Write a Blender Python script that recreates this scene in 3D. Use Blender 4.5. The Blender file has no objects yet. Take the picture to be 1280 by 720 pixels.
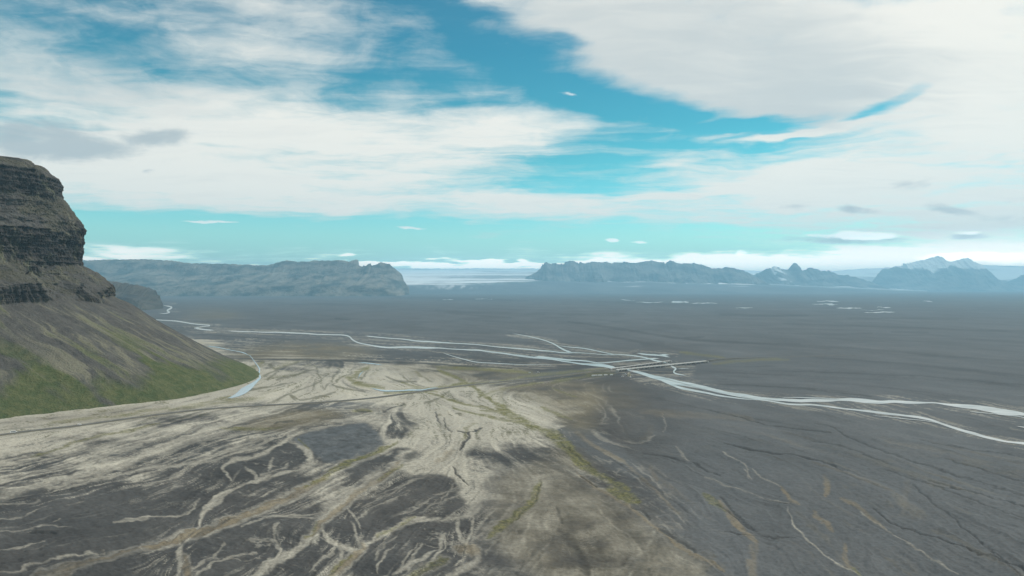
import bpy, math
import numpy as np
from mathutils import Vector
C = bpy.context.scene.collection
R = math.radians
F = 853.333          # focal length in photo pixels (24 mm lens, 36 mm sensor, 1280 px)
HY = 358.0           # horizon row of the photo
H = 250.0            # the drone flies this high above the sand plain
rng = np.random.default_rng(7)

# ------------------------------------------------------------------ camera
cam_d = bpy.data.cameras.new('camera'); cam = bpy.data.objects.new('camera', cam_d); C.objects.link(cam)
cam_d.lens = 24; cam_d.sensor_width = 36; cam_d.clip_start = 1.0; cam_d.clip_end = 400000
cam.location = (0, 0, H); cam.rotation_euler = (R(90) - math.atan(2.0 / F), 0, 0)
bpy.context.scene.camera = cam
sc = bpy.context.scene
sc.view_settings.view_transform = 'Standard'; sc.view_settings.look = 'None'
sc.view_settings.exposure = 0.0; sc.view_settings.gamma = 1.0; sc.view_settings.use_curve_mapping = False
sc.cycles.use_denoising = True
sc.cycles.max_bounces = 4; sc.cycles.diffuse_bounces = 2; sc.cycles.glossy_bounces = 2; sc.cycles.volume_bounces = 1
SUN_EL, SUN_AZ = 47.0, 68.0     # azimuth clockwise from the view direction: high on the right
sun_d = bpy.data.lights.new('sun', 'SUN'); sun = bpy.data.objects.new('sun', sun_d); C.objects.link(sun)
sun_d.energy = 3.3; sun_d.angle = R(1.0); sun_d.color = (1.0, 0.93, 0.83)
sd = Vector((math.sin(R(SUN_AZ)) * math.cos(R(SUN_EL)), math.cos(R(SUN_AZ)) * math.cos(R(SUN_EL)), math.sin(R(SUN_EL))))
sun.rotation_euler = sd.to_track_quat('Z', 'Y').to_euler()
sun.location = (0, 0, 3000)

# ------------------------------------------------------------------ node helper
class N:
    def __init__(s, tree): s.t = tree; s.n = tree.nodes; s.l = tree.links
    def add(s, kind, **kw):
        nd = s.n.new(kind)
        for k, v in kw.items(): setattr(nd, k, v)
        return nd
    def put(s, sock, v):
        if hasattr(v, 'is_output'): s.l.new(v, sock)
        elif v is not None:
            if hasattr(sock, 'default_value') and isinstance(v, (tuple, list)) and sock.type == 'RGBA' and len(v) == 3: v = (*v, 1)
            sock.default_value = v
    def math(s, op, a, b=None, c=None, clamp=False):
        nd = s.add('ShaderNodeMath', operation=op, use_clamp=clamp)
        s.put(nd.inputs[0], a); s.put(nd.inputs[1], b)
        if c is not None: s.put(nd.inputs[2], c)
        return nd.outputs[0]
    def vm(s, op, a, b=None):
        nd = s.add('ShaderNodeVectorMath', operation=op)
        s.put(nd.inputs[0], a); s.put(nd.inputs[1], b)
        return nd.outputs['Value'] if op in ('LENGTH', 'DOT_PRODUCT') else nd.outputs[0]
    def comb(s, x, y, z):
        nd = s.add('ShaderNodeCombineXYZ'); s.put(nd.inputs[0], x); s.put(nd.inputs[1], y); s.put(nd.inputs[2], z); return nd.outputs[0]
    def sep(s, v):
        nd = s.add('ShaderNodeSeparateXYZ'); s.put(nd.inputs[0], v); return nd.outputs
    def mapr(s, v, a, b, c=0.0, d=1.0, smooth=True):
        nd = s.add('ShaderNodeMapRange', interpolation_type='SMOOTHSTEP' if smooth else 'LINEAR')
        s.put(nd.inputs['Value'], v)
        for k, q in zip(('From Min', 'From Max', 'To Min', 'To Max'), (a, b, c, d)): s.put(nd.inputs[k], q)
        return nd.outputs[0]
    def mapping(s, v, loc=(0, 0, 0), rot=(0, 0, 0), scale=(1, 1, 1), t='POINT'):
        nd = s.add('ShaderNodeMapping', vector_type=t); s.put(nd.inputs[0], v)
        nd.inputs['Location'].default_value = loc; nd.inputs['Rotation'].default_value = rot; nd.inputs['Scale'].default_value = scale
        return nd.outputs[0]
    def noise(s, v, scale=1.0, detail=4, rough=.55, dist=0.0, col=False):
        nd = s.add('ShaderNodeTexNoise'); s.put(nd.inputs['Vector'], v)
        nd.inputs['Scale'].default_value = scale; nd.inputs['Detail'].default_value = detail
        nd.inputs['Roughness'].default_value = rough; nd.inputs['Distortion'].default_value = dist
        return nd.outputs['Color' if col else 'Fac']
    def mix(s, f, a, b, mode='MIX'):
        nd = s.add('ShaderNodeMix', data_type='RGBA', blend_type=mode)
        s.put(nd.inputs[0], f); s.put(nd.inputs[6], a); s.put(nd.inputs[7], b); return nd.outputs[2]
    def attr(s, name, which='Color'):
        nd = s.add('ShaderNodeAttribute', attribute_name=name); return nd.outputs[which]
    def seprgb(s, v):
        nd = s.add('ShaderNodeSeparateColor'); s.put(nd.inputs[0], v); return nd.outputs
    def ramp(s, v, stops):
        nd = s.add('ShaderNodeValToRGB'); s.put(nd.inputs[0], v); e = nd.color_ramp.elements
        while len(e) < len(stops): e.new(.5)
        for el, (p, c) in zip(e, stops): el.position = p; el.color = (*c, 1)
        return nd.outputs[0]

# ------------------------------------------------------------------ world: Nishita sky with cirrus and cumulus by direction
world = bpy.data.worlds.new('World'); sc.world = world; world.use_nodes = True
W = N(world.node_tree); W.n.clear()
out = W.add('ShaderNodeOutputWorld'); bg = W.add('ShaderNodeBackground'); W.l.new(bg.outputs[0], out.inputs[0])
SKY = 0.10
bg.inputs[1].default_value = SKY
sky = W.add('ShaderNodeTexSky', sky_type='NISHITA', sun_disc=False)
sky.sun_elevation = R(SUN_EL); sky.sun_rotation = R(SUN_AZ); sky.altitude = 250; sky.air_density = 1.0; sky.dust_density = 0.4; sky.ozone_density = 2.0
tc = W.add('ShaderNodeTexCoord'); d = tc.outputs['Generated']
dx, dy, dz = W.sep(d)
az = W.math('ARCTAN2', dx, dy)
el = W.math('ARCSINE', dz)
ae = W.comb(az, el, 0.0)
dzc = W.math('MAXIMUM', dz, 0.0)
inv = W.math('DIVIDE', 1.0, W.math('ADD', dzc, 0.10))
plane = W.comb(W.math('MULTIPLY', dx, inv), W.math('MULTIPLY', dy, inv), 0.0)
wn = W.noise(plane, 1.1, 3, .6, col=True)
wo = W.vm('MULTIPLY', W.vm('SUBTRACT', wn, (.5, .5, .5)), (.16, .055, 0))
wn2 = W.noise(W.mapping(ae, scale=(9, 26, 1)), 1.0, 4, .6, col=True)
wo2 = W.vm('MULTIPLY', W.vm('SUBTRACT', wn2, (.5, .5, .5)), (.05, .022, 0))
wae = W.vm('ADD', ae, W.vm('ADD', wo, wo2))
def azel(px, py):
    a = math.atan((px - 640) / F); return a, math.atan((HY - py) / F * math.cos(a))
def blob(vec, px, py, rx, ry, rot, amp, inner=0.0):
    a, e = azel(px, py)
    c = math.cos(a) ** 2
    m = W.mapping(vec, (a, e, 0), (0, 0, R(-rot)), (rx / F * (c * .5 + .5), ry / F * math.cos(a), 1), 'TEXTURE')
    return W.mapr(W.vm('LENGTH', m), inner, 1.0, amp, 0.0)
def blobs(vec, lst, start=0.0):
    acc = start
    for b in lst:
        v = blob(vec, *b); acc = W.math('ADD', acc, v)
    return acc
# high cirrus sheets: coverage is 0.5 where undecided; holes are negative
cover = blobs(wae, [
    # left bank
    (390, 195, 420, 85, -4, .85, .3), (120, 215, 300, 75, 0, .6, .3), (640, 158, 130, 50, 4, .55, .2), (250, 135, 380, 70, -8, .42), (150, 40, 330, 110, 0, .24, .4), (1010, 163, 130, 7, -4, .9, .2), (905, 170, 60, 5, -6, .5), (880, 150, 40, 7, -8, .5), (1000, 250, 300, 40, 2, .25),
    (20, 90, 200, 90, 0, .30), (360, 40, 140, 70, 0, .42), (640, 205, 90, 20, 0, .2), (520, 250, 380, 26, 1, .38, .2),
    # upper right shield
    (930, 50, 330, 105, 14, 1.0, .45), (1240, 60, 280, 120, 0, .95, .4), (650, 10, 150, 26, 14, .6, .3), (820, 60, 170, 60, 24, .5, .3), (1000, 118, 130, 42, 0, .55, .2),
    # lower right streaks
    (1180, 225, 330, 85, 4, .85, .35), (960, 225, 260, 42, 3, .45, .2), (1000, 165, 130, 9, -3, .55), (760, 262, 320, 34, 2, .55, .2), (800, 205, 210, 20, -3, .34), (860, 235, 240, 18, -2, .34), (1260, 160, 120, 50, 0, .5, .2),
    (1250, 290, 220, 60, 0, .45, .1), (960, 290, 230, 26, 0, .28), (1130, 336, 380, 34, 0, 1.9, .3), (640, 334, 420, 9, 0, 1.9, .3), (860, 333, 230, 22, 0, 1.5, .2),
    (130, 322, 170, 12, 0, .9, .2),
    # holes
    (630, 76, 170, 34, 22, -.55), (540, 60, 130, 60, 0, .22), (790, 132, 160, 30, 12, -.75), (1128, 120, 62, 24, -30, -.95, .2), (900, 250, 90, 8, -2, -.3), (980, 146, 170, 14, -3, -.75, .2), (170, 60, 150, 50, 10, -.22), (640, 232, 170, 20, 2, -.25),
    (700, 205, 140, 16, 0, -.5),
    (300, 292, 480, 26, 1, -.45, .4), (830, 296, 200, 22, 0, -.25)], 0.02)
pw = W.vm('ADD', plane, W.vm('MULTIPLY', W.vm('SUBTRACT', wn, (.5, .5, .5)), (.5, .5, 0)))
cir1 = W.noise(W.mapping(pw, rot=(0, 0, R(-24)), scale=(1.0, 3.4, 1)), 1.5, 8, .62, .4)
cir2 = W.noise(W.mapping(wae, scale=(4.0, 26.0, 1)), 1.0, 7, .6, .3)
cir3 = W.noise(W.mapping(wae, rot=(0, 0, R(10)), scale=(16.0, 34.0, 1)), 1.0, 6, .62, .4)
cn = W.math('ADD', W.math('MULTIPLY', W.math('SUBTRACT', cir1, .5), 1.15), W.math('MULTIPLY', W.math('SUBTRACT', cir2, .5), .95))
cn = W.math('ADD', cn, W.math('MULTIPLY', W.math('SUBTRACT', cir3, .5), .75))
# away from the photographed quarter the same cirrus goes on at an average cover
avg = W.mapr(W.math('ABSOLUTE', az), .75, 1.3, 0.0, .55)
hi = W.mapr(el, .50, .8, 0.0, .45)
cir4 = W.noise(W.mapping(W.vm('ADD', ae, W.vm('SCALE', wo)), rot=(0, 0, R(-2)), scale=(2.6, 62.0, 1)), 1.0, 6, .62, .25)
band = W.math('MULTIPLY', W.mapr(el, .03, .09), W.mapr(el, .19, .27, 1.0, 0.0))
cn = W.math('ADD', cn, W.math('MULTIPLY', W.math('MULTIPLY', W.math('SUBTRACT', cir4, .48), band), 1.7))
dens = W.math('ADD', W.math('ADD', cover, cn), W.math('MAXIMUM', avg, hi))
alpha = W.mapr(dens, -.12, 1.05, 0.0, .97)
# clear-sky colour: the sky texture graded towards the teal of this air
skyc = W.mix(1.0, sky.outputs[0], W.ramp(W.math('DIVIDE', el, 1.2, clamp=True), [
    (0.0, (.72, 1.0, .86)), (.06, (.58, 1.0, .80)), (.09, (.36, .92, .78)), (.14, (.17, .76, .63)), (.19, (.10, .62, .54)), (.275, (.065, .52, .50)), (.42, (.16, .47, .46)), (1.0, (.42, .50, .52))]), 'MULTIPLY')
skyc = W.vm('SCALE', skyc); skyc.node.inputs['Scale'].default_value = 1.75
shade = W.mapr(W.math('ADD', blobs(wae, [(860, 60, 420, 120, 14, .8, .3), (1020, 120, 150, 50, 0, .35), (1230, 20, 120, 40, 0, -.1), (110, 90, 330, 90, 0, .55), (360, 40, 160, 70, 0, .3)]),
                W.math('MULTIPLY', W.math('SUBTRACT', cir1, .45), 1.2)), 0.0, 1.1, 0, 1)
cloudc = W.mix(shade, (10.3, 9.85, 8.9), (6.6, 6.85, 6.7))
c1 = W.mix(alpha, skyc, cloudc)
# low cumulus and grey scraps
edge = W.noise(W.mapping(ae, scale=(26, 62, 1)), 1.0, 8, .66, .5)
cv = W.vm('ADD', ae, W.vm('MULTIPLY', W.vm('SUBTRACT', wn2, (.5, .5, .5)), (.06, .022, 0)))
grey = blobs(cv, [(40, 172, 130, 34, -12, 1.15, .1), (115, 188, 115, 20, -10, 1.05, .1), (203, 171, 56, 17, -6, 1.1, .1), (188, 211, 14, 4, -8, .8),
                  (1070, 262, 40, 8, 8, .8, .2), (1197, 262, 48, 10, 10, .9, .2), (1138, 230, 46, 12, 6, .7), (995, 258, 32, 8, 0, .7), (1262, 270, 40, 10, 0, .6),
                  (1050, 299, 100, 10, 1, .9, .3), (1215, 296, 34, 8, 0, .8, .2), (1040, 326, 50, 6, 0, .4)])
ga = W.mapr(W.math('ADD', grey, W.math('MULTIPLY', W.math('SUBTRACT', edge, .5), 1.7)), .15, 1.25, 0, .85)
c2 = W.mix(ga, c1, (4.6, 5.25, 5.5))
white = blobs(cv, [(1085, 292, 46, 10, 2, 1.0, .3), (1020, 295, 60, 6, 0, .7), (762, 300, 18, 5, 0, 1.0, .2), (803, 301, 28, 4, 0, .8), (925, 318, 14, 6, 0, .8),
                   (265, 277, 46, 3, -4, .9, .2), (515, 283, 34, 2.6, 0, .95, .2), (713, 119, 30, 4, 8, .5), (1215, 291, 25, 5, 0, .6), (1190, 322, 80, 9, 0, .8), (1255, 322, 90, 16, 3, .8)])
wa = W.mapr(W.math('ADD', white, W.math('MULTIPLY', W.math('SUBTRACT', edge, .5), 1.6)), .25, .85, 0, .9)
c3 = W.mix(wa, c2, (10.5, 10.5, 10.0))
low = W.math('MULTIPLY', wa, W.mapr(el, .0, .10, 3.0, 0.0)); low = W.math('ADD', 1.0, W.math('MULTIPLY', low, .6))
lw2 = W.math('ADD', low, W.math('MULTIPLY', W.mapr(el, .0, .075, 3.8, 0.0), alpha))
hzm = W.mapr(el, .0, .075, 1.0, 0.0)
fin = W.vm('SCALE', c3); W.put(fin.node.inputs['Scale'], lw2)
fin = W.mix(W.math('MULTIPLY', hzm, alpha), fin, W.vm('MULTIPLY', fin, (1.35, 1.05, .88)))
W.l.new(fin, bg.inputs[0])

# ------------------------------------------------------------------ numpy noise
def _h(ix, iy, seed):
    h = (ix.astype(np.int64) * 374761393 + iy.astype(np.int64) * 668265263 + seed * 974711) & 0x7fffffff
    h = ((h ^ (h >> 13)) * 1274126177) & 0x7fffffff
    return ((h ^ (h >> 16)) & 0xffff) / 65535.0
def vn(x, y, seed=0):
    ix = np.floor(x); iy = np.floor(y); fx = x - ix; fy = y - iy
    fx = fx * fx * (3 - 2 * fx); fy = fy * fy * (3 - 2 * fy)
    a = _h(ix, iy, seed); b = _h(ix + 1, iy, seed); c = _h(ix, iy + 1, seed); e = _h(ix + 1, iy + 1, seed)
    return ((a + (b - a) * fx) * (1 - fy) + (c + (e - c) * fx) * fy) * 2 - 1
def fbm(x, y, seed=0, o=4, g=.5):
    s = 0; a = 1; t = 0
    for k in range(o):
        s = s + a * vn(x * 2 ** k + 17.3 * k, y * 2 ** k - 9.1 * k, seed + k * 13); t += a * a; a *= g
    return s / math.sqrt(t) * 1.6
def ridged(x, y, seed=0, o=4, g=.5):
    s = 0; a = 1; t = 0
    for k in range(o):
        s = s + a * (1 - np.abs(vn(x * 2 ** k, y * 2 ** k, seed + k * 7))) ; t += a; a *= g
    return s / t
def ss(x, a, b):
    t = np.clip((x - a) / (b - a), 0, 1); return t * t * (3 - 2 * t)
def ground_pt(px, py, z=0.0):
    D = F * (H - z) / (py - HY); return ((px - 640) / F * D, D)

def grid_mesh(name, X, Y, Z, mat, attrs=None, smooth=True):
    nr, nc = X.shape
    me = bpy.data.meshes.new(name)
    co = np.stack([X, Y, Z], -1).reshape(-1, 3).astype(np.float32)
    me.vertices.add(nr * nc); me.vertices.foreach_set('co', co.ravel())
    i = np.arange(nr * nc).reshape(nr, nc)
    q = np.stack([i[:-1, :-1], i[:-1, 1:], i[1:, 1:], i[1:, :-1]], -1).reshape(-1, 4)
    me.loops.add(q.size); me.loops.foreach_set('vertex_index', q.ravel().astype(np.int32))
    me.polygons.add(len(q)); me.polygons.foreach_set('loop_start', np.arange(0, q.size, 4, dtype=np.int32))
    try: me.polygons.foreach_set('loop_total', np.full(len(q), 4, dtype=np.int32))
    except Exception: pass
    me.polygons.foreach_set('use_smooth', np.full(len(q), smooth))
    for k, v in (attrs or {}).items():
        a = me.attributes.new(k, 'FLOAT_COLOR', 'POINT')
        a.data.foreach_set('color', np.ascontiguousarray(v.reshape(-1, 4), dtype=np.float32).ravel())
    me.update(calc_edges=True); me.validate()
    me.materials.append(mat)
    o = bpy.data.objects.new(name, me); C.objects.link(o); return o
def pack(*ch):
    ch = list(ch)
    while len(ch) < 4: ch.append(np.zeros_like(ch[0]))
    return np.stack([np.broadcast_to(c, ch[0].shape) for c in ch], -1)
def tag(o, label=None, cat=None, group=None, kind=None):
    if label: o['label'] = label
    if cat: o['category'] = cat
    if group: o['group'] = group
    if kind: o['kind'] = kind
    return o
def material(name):
    m = bpy.data.materials.new(name); m.use_nodes = True; n = N(m.node_tree)
    b = m.node_tree.nodes['Principled BSDF']; b.inputs['Roughness'].default_value = .9
    b.inputs['Specular IOR Level'].default_value = .15
    return m, n, b
def bump(n, b, h, strength, dist):
    nd = n.add('ShaderNodeBump'); nd.inputs['Strength'].default_value = strength; nd.inputs['Distance'].default_value = dist
    n.put(nd.inputs['Height'], h); n.l.new(nd.outputs[0], b.inputs['Normal'])

# ------------------------------------------------------------------ the sand plain
COLS = np.concatenate([np.array([-5200, -3000, -1800, -1100, -700]), np.arange(-420, 1700.1, 1.2), np.array([1980, 2400, 3100, 4300, 6500.])])
RS = 0.6
r0, r1 = 361.0, 900.0
ROWS = np.arange(r0, r1, RS)
CI0, NC = 5, len(np.arange(-420, 1700.1, 1.2))
px, py = np.meshgrid(COLS[CI0:CI0 + NC], ROWS)
fs = py - HY
qx = px / 1.0; qy = F * np.log(fs)          # noise space: isotropic on the ground, scaled with distance
D = F * H / fs
wx = (px - 640) / F * D

# strokes: kind, width px, softness, strength, points
S = []
def st(k, w, pts, soft=1.6, a=1.0, j=1.0): S.append((k, w, pts, soft, a, j))
# pale silt threads
st('S', 7, [(150, 585), (180, 568), (243, 543), (330, 514), (380, 500)], 4)
st('S', 5, [(-60, 640), (60, 602), (130, 588), (160, 577), (240, 552), (300, 532)], 4, .8)
st('S', 3, [(0, 615), (40, 612), (100, 605), (160, 590), (245, 580), (292, 560), (350, 539), (400, 525)], 2, .8)
st('S', 3, [(440, 527), (415, 531), (380, 541), (360, 546), (340, 562), (320, 570), (288, 575), (277, 586), (287, 597)], 2)
st('S', 5, [(452, 524), (470, 520), (480, 512)], 3, .8)
st('S', 7, [(360, 546), (375, 556), (387, 567), (390, 579), (377, 587)], 3)
st('S', 4, [(377, 587), (340, 594), (320, 600), (297, 607), (275, 620), (252, 643), (246, 660)], 2)
st('S', 3, [(300, 605), (275, 628), (258, 640)], 2, .8)
st('S', 3, [(340, 572), (335, 588)], 1.6, .8); st('S', 3, [(305, 582), (320, 592), (318, 598)], 1.6, .8)
st('S', 1.6, [(361, 581), (332, 592), (310, 602)], 1.2, .8)
st('S', 1.6, [(230, 584), (230, 594), (205, 602), (178, 608)], 1.2, .7); st('S', 1.5, [(230, 608), (200, 617)], 1.2, .6)
st('S', 2.4, [(250, 624), (241, 636), (217, 645), (180, 648), (143, 654)], 1.4, .8)
st('S', 1.0, [(-20, 655), (20, 645), (50, 636)], 1.2, .7); st('S', .9, [(0, 668), (30, 664), (60, 655), (95, 660)], 1.2, .5)
st('S', 1.0, [(0, 690), (30, 684), (55, 676)], 1.2, .6); st('S', 1.3, [(65, 652), (75, 648)], 1.2, .6); st('S', 1.2, [(0, 633), (50, 626)], 1.2, .5)
st('S', 13, [(475, 592), (445, 614), (420, 630), (398, 648)], 7, .95)
st('S', 9, [(395, 668), (365, 690), (325, 714), (290, 735)], 3)
st('S', 6, [(402, 662), (412, 677), (440, 687), (458, 688)], 2)
st('S', 4, [(425, 680), (428, 695), (418, 712)], 2, .8)
st('S', 6, [(455, 683), (480, 665), (510, 652), (545, 647), (580, 646)], 2.5)
st('S', 9, [(578, 647), (592, 640), (601, 624), (596, 605)], 3)
st('S', 15, [(598, 615), (592, 598), (578, 578), (568, 562)], 6)
st('S', 16, [(500, 582), (530, 585), (570, 576)], 7); st('S', 14, [(570, 530), (560, 548), (530, 560), (500, 575)], 7)
st('S', 5, [(573, 648), (570, 664), (583, 681)], 1.8); st('S', 3.4, [(591, 648), (590, 662), (583, 678)], 1.6)
st('S', 2.5, [(677, 604), (675, 627), (655, 647), (628, 668), (608, 692)], 1.4, .6)
st('S', 5, [(641, 612), (643, 635), (622, 650), (594, 672)], 2, .9); st('S', 3, [(662, 612), (655, 622), (640, 640)], 2, .6)
st('S', 5, [(590, 680), (603, 700), (580, 712), (560, 722)], 3, .8)
st('S', 4, [(490, 716), (520, 705), (545, 690), (557, 668)], 2, .8); st('S', 2.5, [(510, 715), (520, 690), (527, 680)], 2, .7)
st('S', 2, [(470, 700), (480, 680), (495, 668)], 1.6, .6); st('S', 2, [(440, 652), (445, 668), (450, 680)], 1.6, .6)
st('S', 3, [(350, 655), (342, 664), (340, 672), (352, 690)], 1.6, .8); st('S', 2, [(385, 715), (400, 700), (418, 690)], 1.5, .7)
st('S', 3, [(820, 665), (805, 687), (785, 705), (765, 722)], 3, .7)
st('S', 5, [(222, 668), (226, 690), (222, 725)], 3, .8); st('S', 2, [(240, 712), (262, 700), (280, 680)], 1.5, .7)
st('S', 1.5, [(0, 718), (50, 705), (100, 694), (130, 690)], 1.5, .7)
st('S', 1.3, [(986, 637), (988, 650), (1000, 665), (1030, 695), (1055, 710), (1080, 724)], 1.2, .7)
st('S', 1.3, [(1075, 640), (1100, 657), (1130, 676), (1160, 695), (1200, 720)], 1.3, .6)
st('S', .9, [(880, 597), (910, 607), (942, 620), (990, 628)], 1.2, .45)
st('S', .9, [(905, 565), (935, 582), (935, 597)], 1.2, .5); st('S', 1., [(940, 585), (950, 598), (975, 608)], 1.2, .5)
st('S', 1.2, [(828, 518), (833, 530), (828, 540)], 1, .35); st('S', 1.4, [(845, 558), (858, 574)], 1.2, .4)
for yy, xx, ln in ((575, 60, 220), (563, 120, 200), (596, 20, 170), (552, 250, 120), (585, 120, 160), (602, 110, 130), (556, 10, 200)):
    st('S', 1.8, [(xx, yy), (xx + ln * .5, yy - ln * .10), (xx + ln, yy - ln * .27)], 1.2, .75)
for w_, a_, pl in ((2.2, .8, [(0, 615), (65, 600), (130, 582), (172, 570), (210, 555), (260, 540)]), (1.8, .7, [(0, 605), (80, 585), (150, 565), (210, 545), (255, 532)]),
    (3.0, .85, [(50, 610), (125, 595), (165, 577), (220, 555), (270, 537), (300, 527)]), (1.8, .8, [(95, 602), (170, 590), (250, 580), (310, 562), (360, 542)]), (1.6, .7, [(270, 570), (320, 555), (370, 540)]),
    (1.4, .6, [(210, 600), (230, 592), (232, 585)]), (1.2, .6, [(0, 650), (30, 642), (50, 637)]), (1.2, .55, [(0, 690), (35, 680), (52, 675)]),
    (3.0, .6, [(310, 640), (380, 620), (440, 607)]), (2.5, .6, [(320, 646), (370, 645), (402, 640)]), (2.5, .6, [(300, 636), (350, 628), (400, 608), (430, 595)]), (2, .6, [(300, 655), (350, 645), (395, 648)]),
    (2.6, .8, [(340, 668), (344, 680), (355, 690), (330, 708)]), (3, .7, [(240, 722), (270, 705), (300, 692), (320, 690)]), (2, .7, [(385, 716), (400, 700), (420, 686)]),
    (1.8, .6, [(470, 715), (480, 695), (495, 680)]), (2, .65, [(500, 715), (510, 695), (522, 680)]), (2.2, .7, [(530, 712), (555, 690), (557, 670)]),
    (1.6, .6, [(545, 630), (565, 610), (570, 592)]), (1.6, .6, [(525, 640), (555, 625), (578, 616)]), (1.4, .55, [(540, 618), (560, 612), (580, 604)]), (1.8, .7, [(450, 662), (446, 646), (435, 636)]), (1.8, .7, [(446, 650), (462, 640)]),
    (1.6, .55, [(450, 622), (500, 607), (535, 596)]), (1.4, .5, [(455, 640), (490, 625), (520, 612)]), (4, .75, [(505, 505), (515, 520), (535, 532), (528, 545), (505, 572)]), (2.2, .6, [(520, 512), (530, 527), (548, 530)]),
    (2.5, .6, [(640, 585), (665, 600), (672, 615)]), (2, .55, [(612, 560), (640, 570), (662, 590)]), (2, .5, [(600, 575), (630, 585), (650, 600)]), (3, .55, [(640, 700), (650, 680), (645, 660)]), (2, .45, [(680, 690), (690, 670), (700, 650)]),
    (2, .5, [(700, 625), (740, 640), (790, 670)]), (2.4, .5, [(660, 720), (675, 700), (690, 690)]),
    (1.4, .45, [(850, 562), (860, 575)]), (1.2, .4, [(930, 585), (938, 598)]), (1.2, .3, [(700, 520), (730, 530), (760, 528)]), (1.4, .35, [(820, 545), (800, 555), (780, 552)]), (1.2, .35, [(745, 500), (760, 515), (752, 528)])):
    st('S', w_, pl, 1.1, min(1, a_ * 1.1))
st('D', 9, [(755, 628), (785, 660), (802, 678)], 6, .3); st('D', 2.2, [(900, 620), (920, 645), (942, 660)], 1.2, .6); st('D', 1.4, [(745, 562), (790, 590), (840, 625), (870, 650)], 1, .35); st('D', 1.3, [(700, 552), (720, 570), (742, 585)], 1, .6)
st('D', 1.4, [(1050, 590), (1080, 600), (1110, 612)], 1, .3); st('D', 1.2, [(610, 640), (590, 655), (575, 672)], 1, .4); st('D', 1.6, [(636, 655), (655, 640), (672, 622), (676, 604)], 1, .5)
# ochre mud
st('O', 8, [(405, 598), (380, 612), (345, 627), (305, 644), (262, 661), (212, 677), (180, 684)], 2)
st('O', 4, [(180, 684), (150, 692), (100, 706), (40, 722)], 2, .55)
st('O', 4.5, [(500, 578), (492, 588), (475, 598), (450, 612), (432, 630), (412, 643), (400, 655), (382, 674)], 2, .9)
st('O', 8, [(455, 684), (437, 700), (415, 720)], 2.5, .9); st('O', 9, [(570, 684), (598, 690)], 4, .7)
st('O', 5, [(567, 562), (556, 570), (545, 577)], 2.5, .7); st('O', 7, [(232, 700), (235, 725)], 3, .7); st('O', 6, [(90, 713), (60, 725)], 4, .4)
st('O', 3, [(720, 590), (740, 607), (775, 627), (797, 642), (820, 662), (835, 672)], 1.5, .7)
st('O', 4.5, [(835, 672), (855, 687), (880, 701), (905, 714)], 1.6, .9)
st('O', 4, [(722, 542), (735, 552), (755, 565), (780, 577)], 2.5, .7); st('O', 2.5, [(780, 577), (800, 595), (820, 612), (837, 632), (850, 645)], 1.5, .4)
st('O', 4, [(812, 586), (822, 600)], 2.5, .4)
st('O', 7, [(900, 628), (912, 642), (925, 660), (945, 677)], 2, .8); st('O', 8, [(945, 677), (940, 700), (942, 730)], 4, .5)
st('O', 3, [(975, 608), (987, 622), (1000, 630)], 1.6, .8); st('O', 5, [(1015, 640), (1030, 652), (1040, 662)], 2, .7)
st('O', 6, [(1030, 595), (1036, 605), (1032, 620)], 2.5, .8); st('O', 4, [(1050, 622), (1070, 630), (1087, 647), (1105, 660)], 2, .7)
st('O', 5, [(1057, 680), (1055, 700), (1065, 713)], 2, .7); st('O', 5, [(1130, 640), (1135, 600)], 5, .2)
st('O', 7, [(800, 515), (850, 519), (900, 520), (940, 524)], 3, .35)
# olive moss
st('G', 4.5, [(496, 552), (490, 558), (480, 561), (455, 570), (430, 583), (405, 597), (380, 610)], 1.6, .9)
st('G', 2, [(505, 582), (490, 590), (470, 600)], 1.4, .6); st('G', 1.6, [(372, 548), (385, 562)], 1.2, .8)
st('G', 3, [(520, 647), (490, 660), (470, 671)], 1.6, .6); st('G', 4, [(395, 655), (390, 664), (380, 675)], 1.6, .6); st('G', 4, [(440, 694), (425, 705), (412, 718)], 2, .7)
st('G', 8, [(675, 603), (668, 625), (650, 641), (630, 655), (608, 672)], 3, .75)
st('G', 5, [(512, 722), (530, 712), (560, 700)], 3, .5)
st('G', 3.5, [(545, 462), (558, 468), (572, 472), (600, 490), (620, 505)], 1.4, .9)
st('G', 8, [(620, 505), (640, 520), (655, 527), (675, 536)], 3, .95)
st('G', 11, [(675, 536), (707, 555), (722, 577), (745, 592)], 4, .9); st('G', 7, [(745, 592), (765, 601), (785, 612)], 3, .8)
st('G', 11, [(762, 612), (785, 622), (798, 628)], 4, .9); st('G', 7, [(690, 548), (706, 558)], 3, .8)
st('G', 2.4, [(532, 490), (550, 496), (580, 505), (618, 512)], 1.2, .9); st('G', 2.2, [(563, 506), (570, 511), (590, 517), (615, 521), (650, 528)], 1.2, .9)
st('G', 3, [(600, 513), (625, 515), (640, 520)], 1.4, .8); st('G', 2, [(502, 478), (520, 484), (545, 490)], 1.4, .8)
st('G', 5, [(462, 459), (445, 467), (433, 475), (450, 481), (480, 485)], 2, .9); st('G', 4, [(480, 492), (520, 489), (560, 484), (610, 478)], 2, .8)
st('G', 3, [(610, 480), (650, 472), (700, 466), (760, 462)], 2, .6); st('G', 3, [(690, 478), (730, 470), (765, 466)], 2, .6)
st('G', 3.5, [(545, 459), (600, 461), (665, 466)], 2, .8); st('G', 2, [(740, 467), (770, 467)], 1.6, .5)
st('G', 2, [(600, 496), (625, 487), (660, 480), (680, 478)], 1, .6); st('G', 2, [(690, 485), (705, 492), (722, 497)], 1.2, .6); st('G', 2.5, [(678, 508), (695, 517), (715, 525)], 1.4, .7)
st('G', 2.5, [(850, 441), (870, 443), (905, 447)], 1.4, .7); st('G', 3, [(893, 455), (915, 452), (950, 449), (985, 450)], 1.4, .6)
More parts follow.
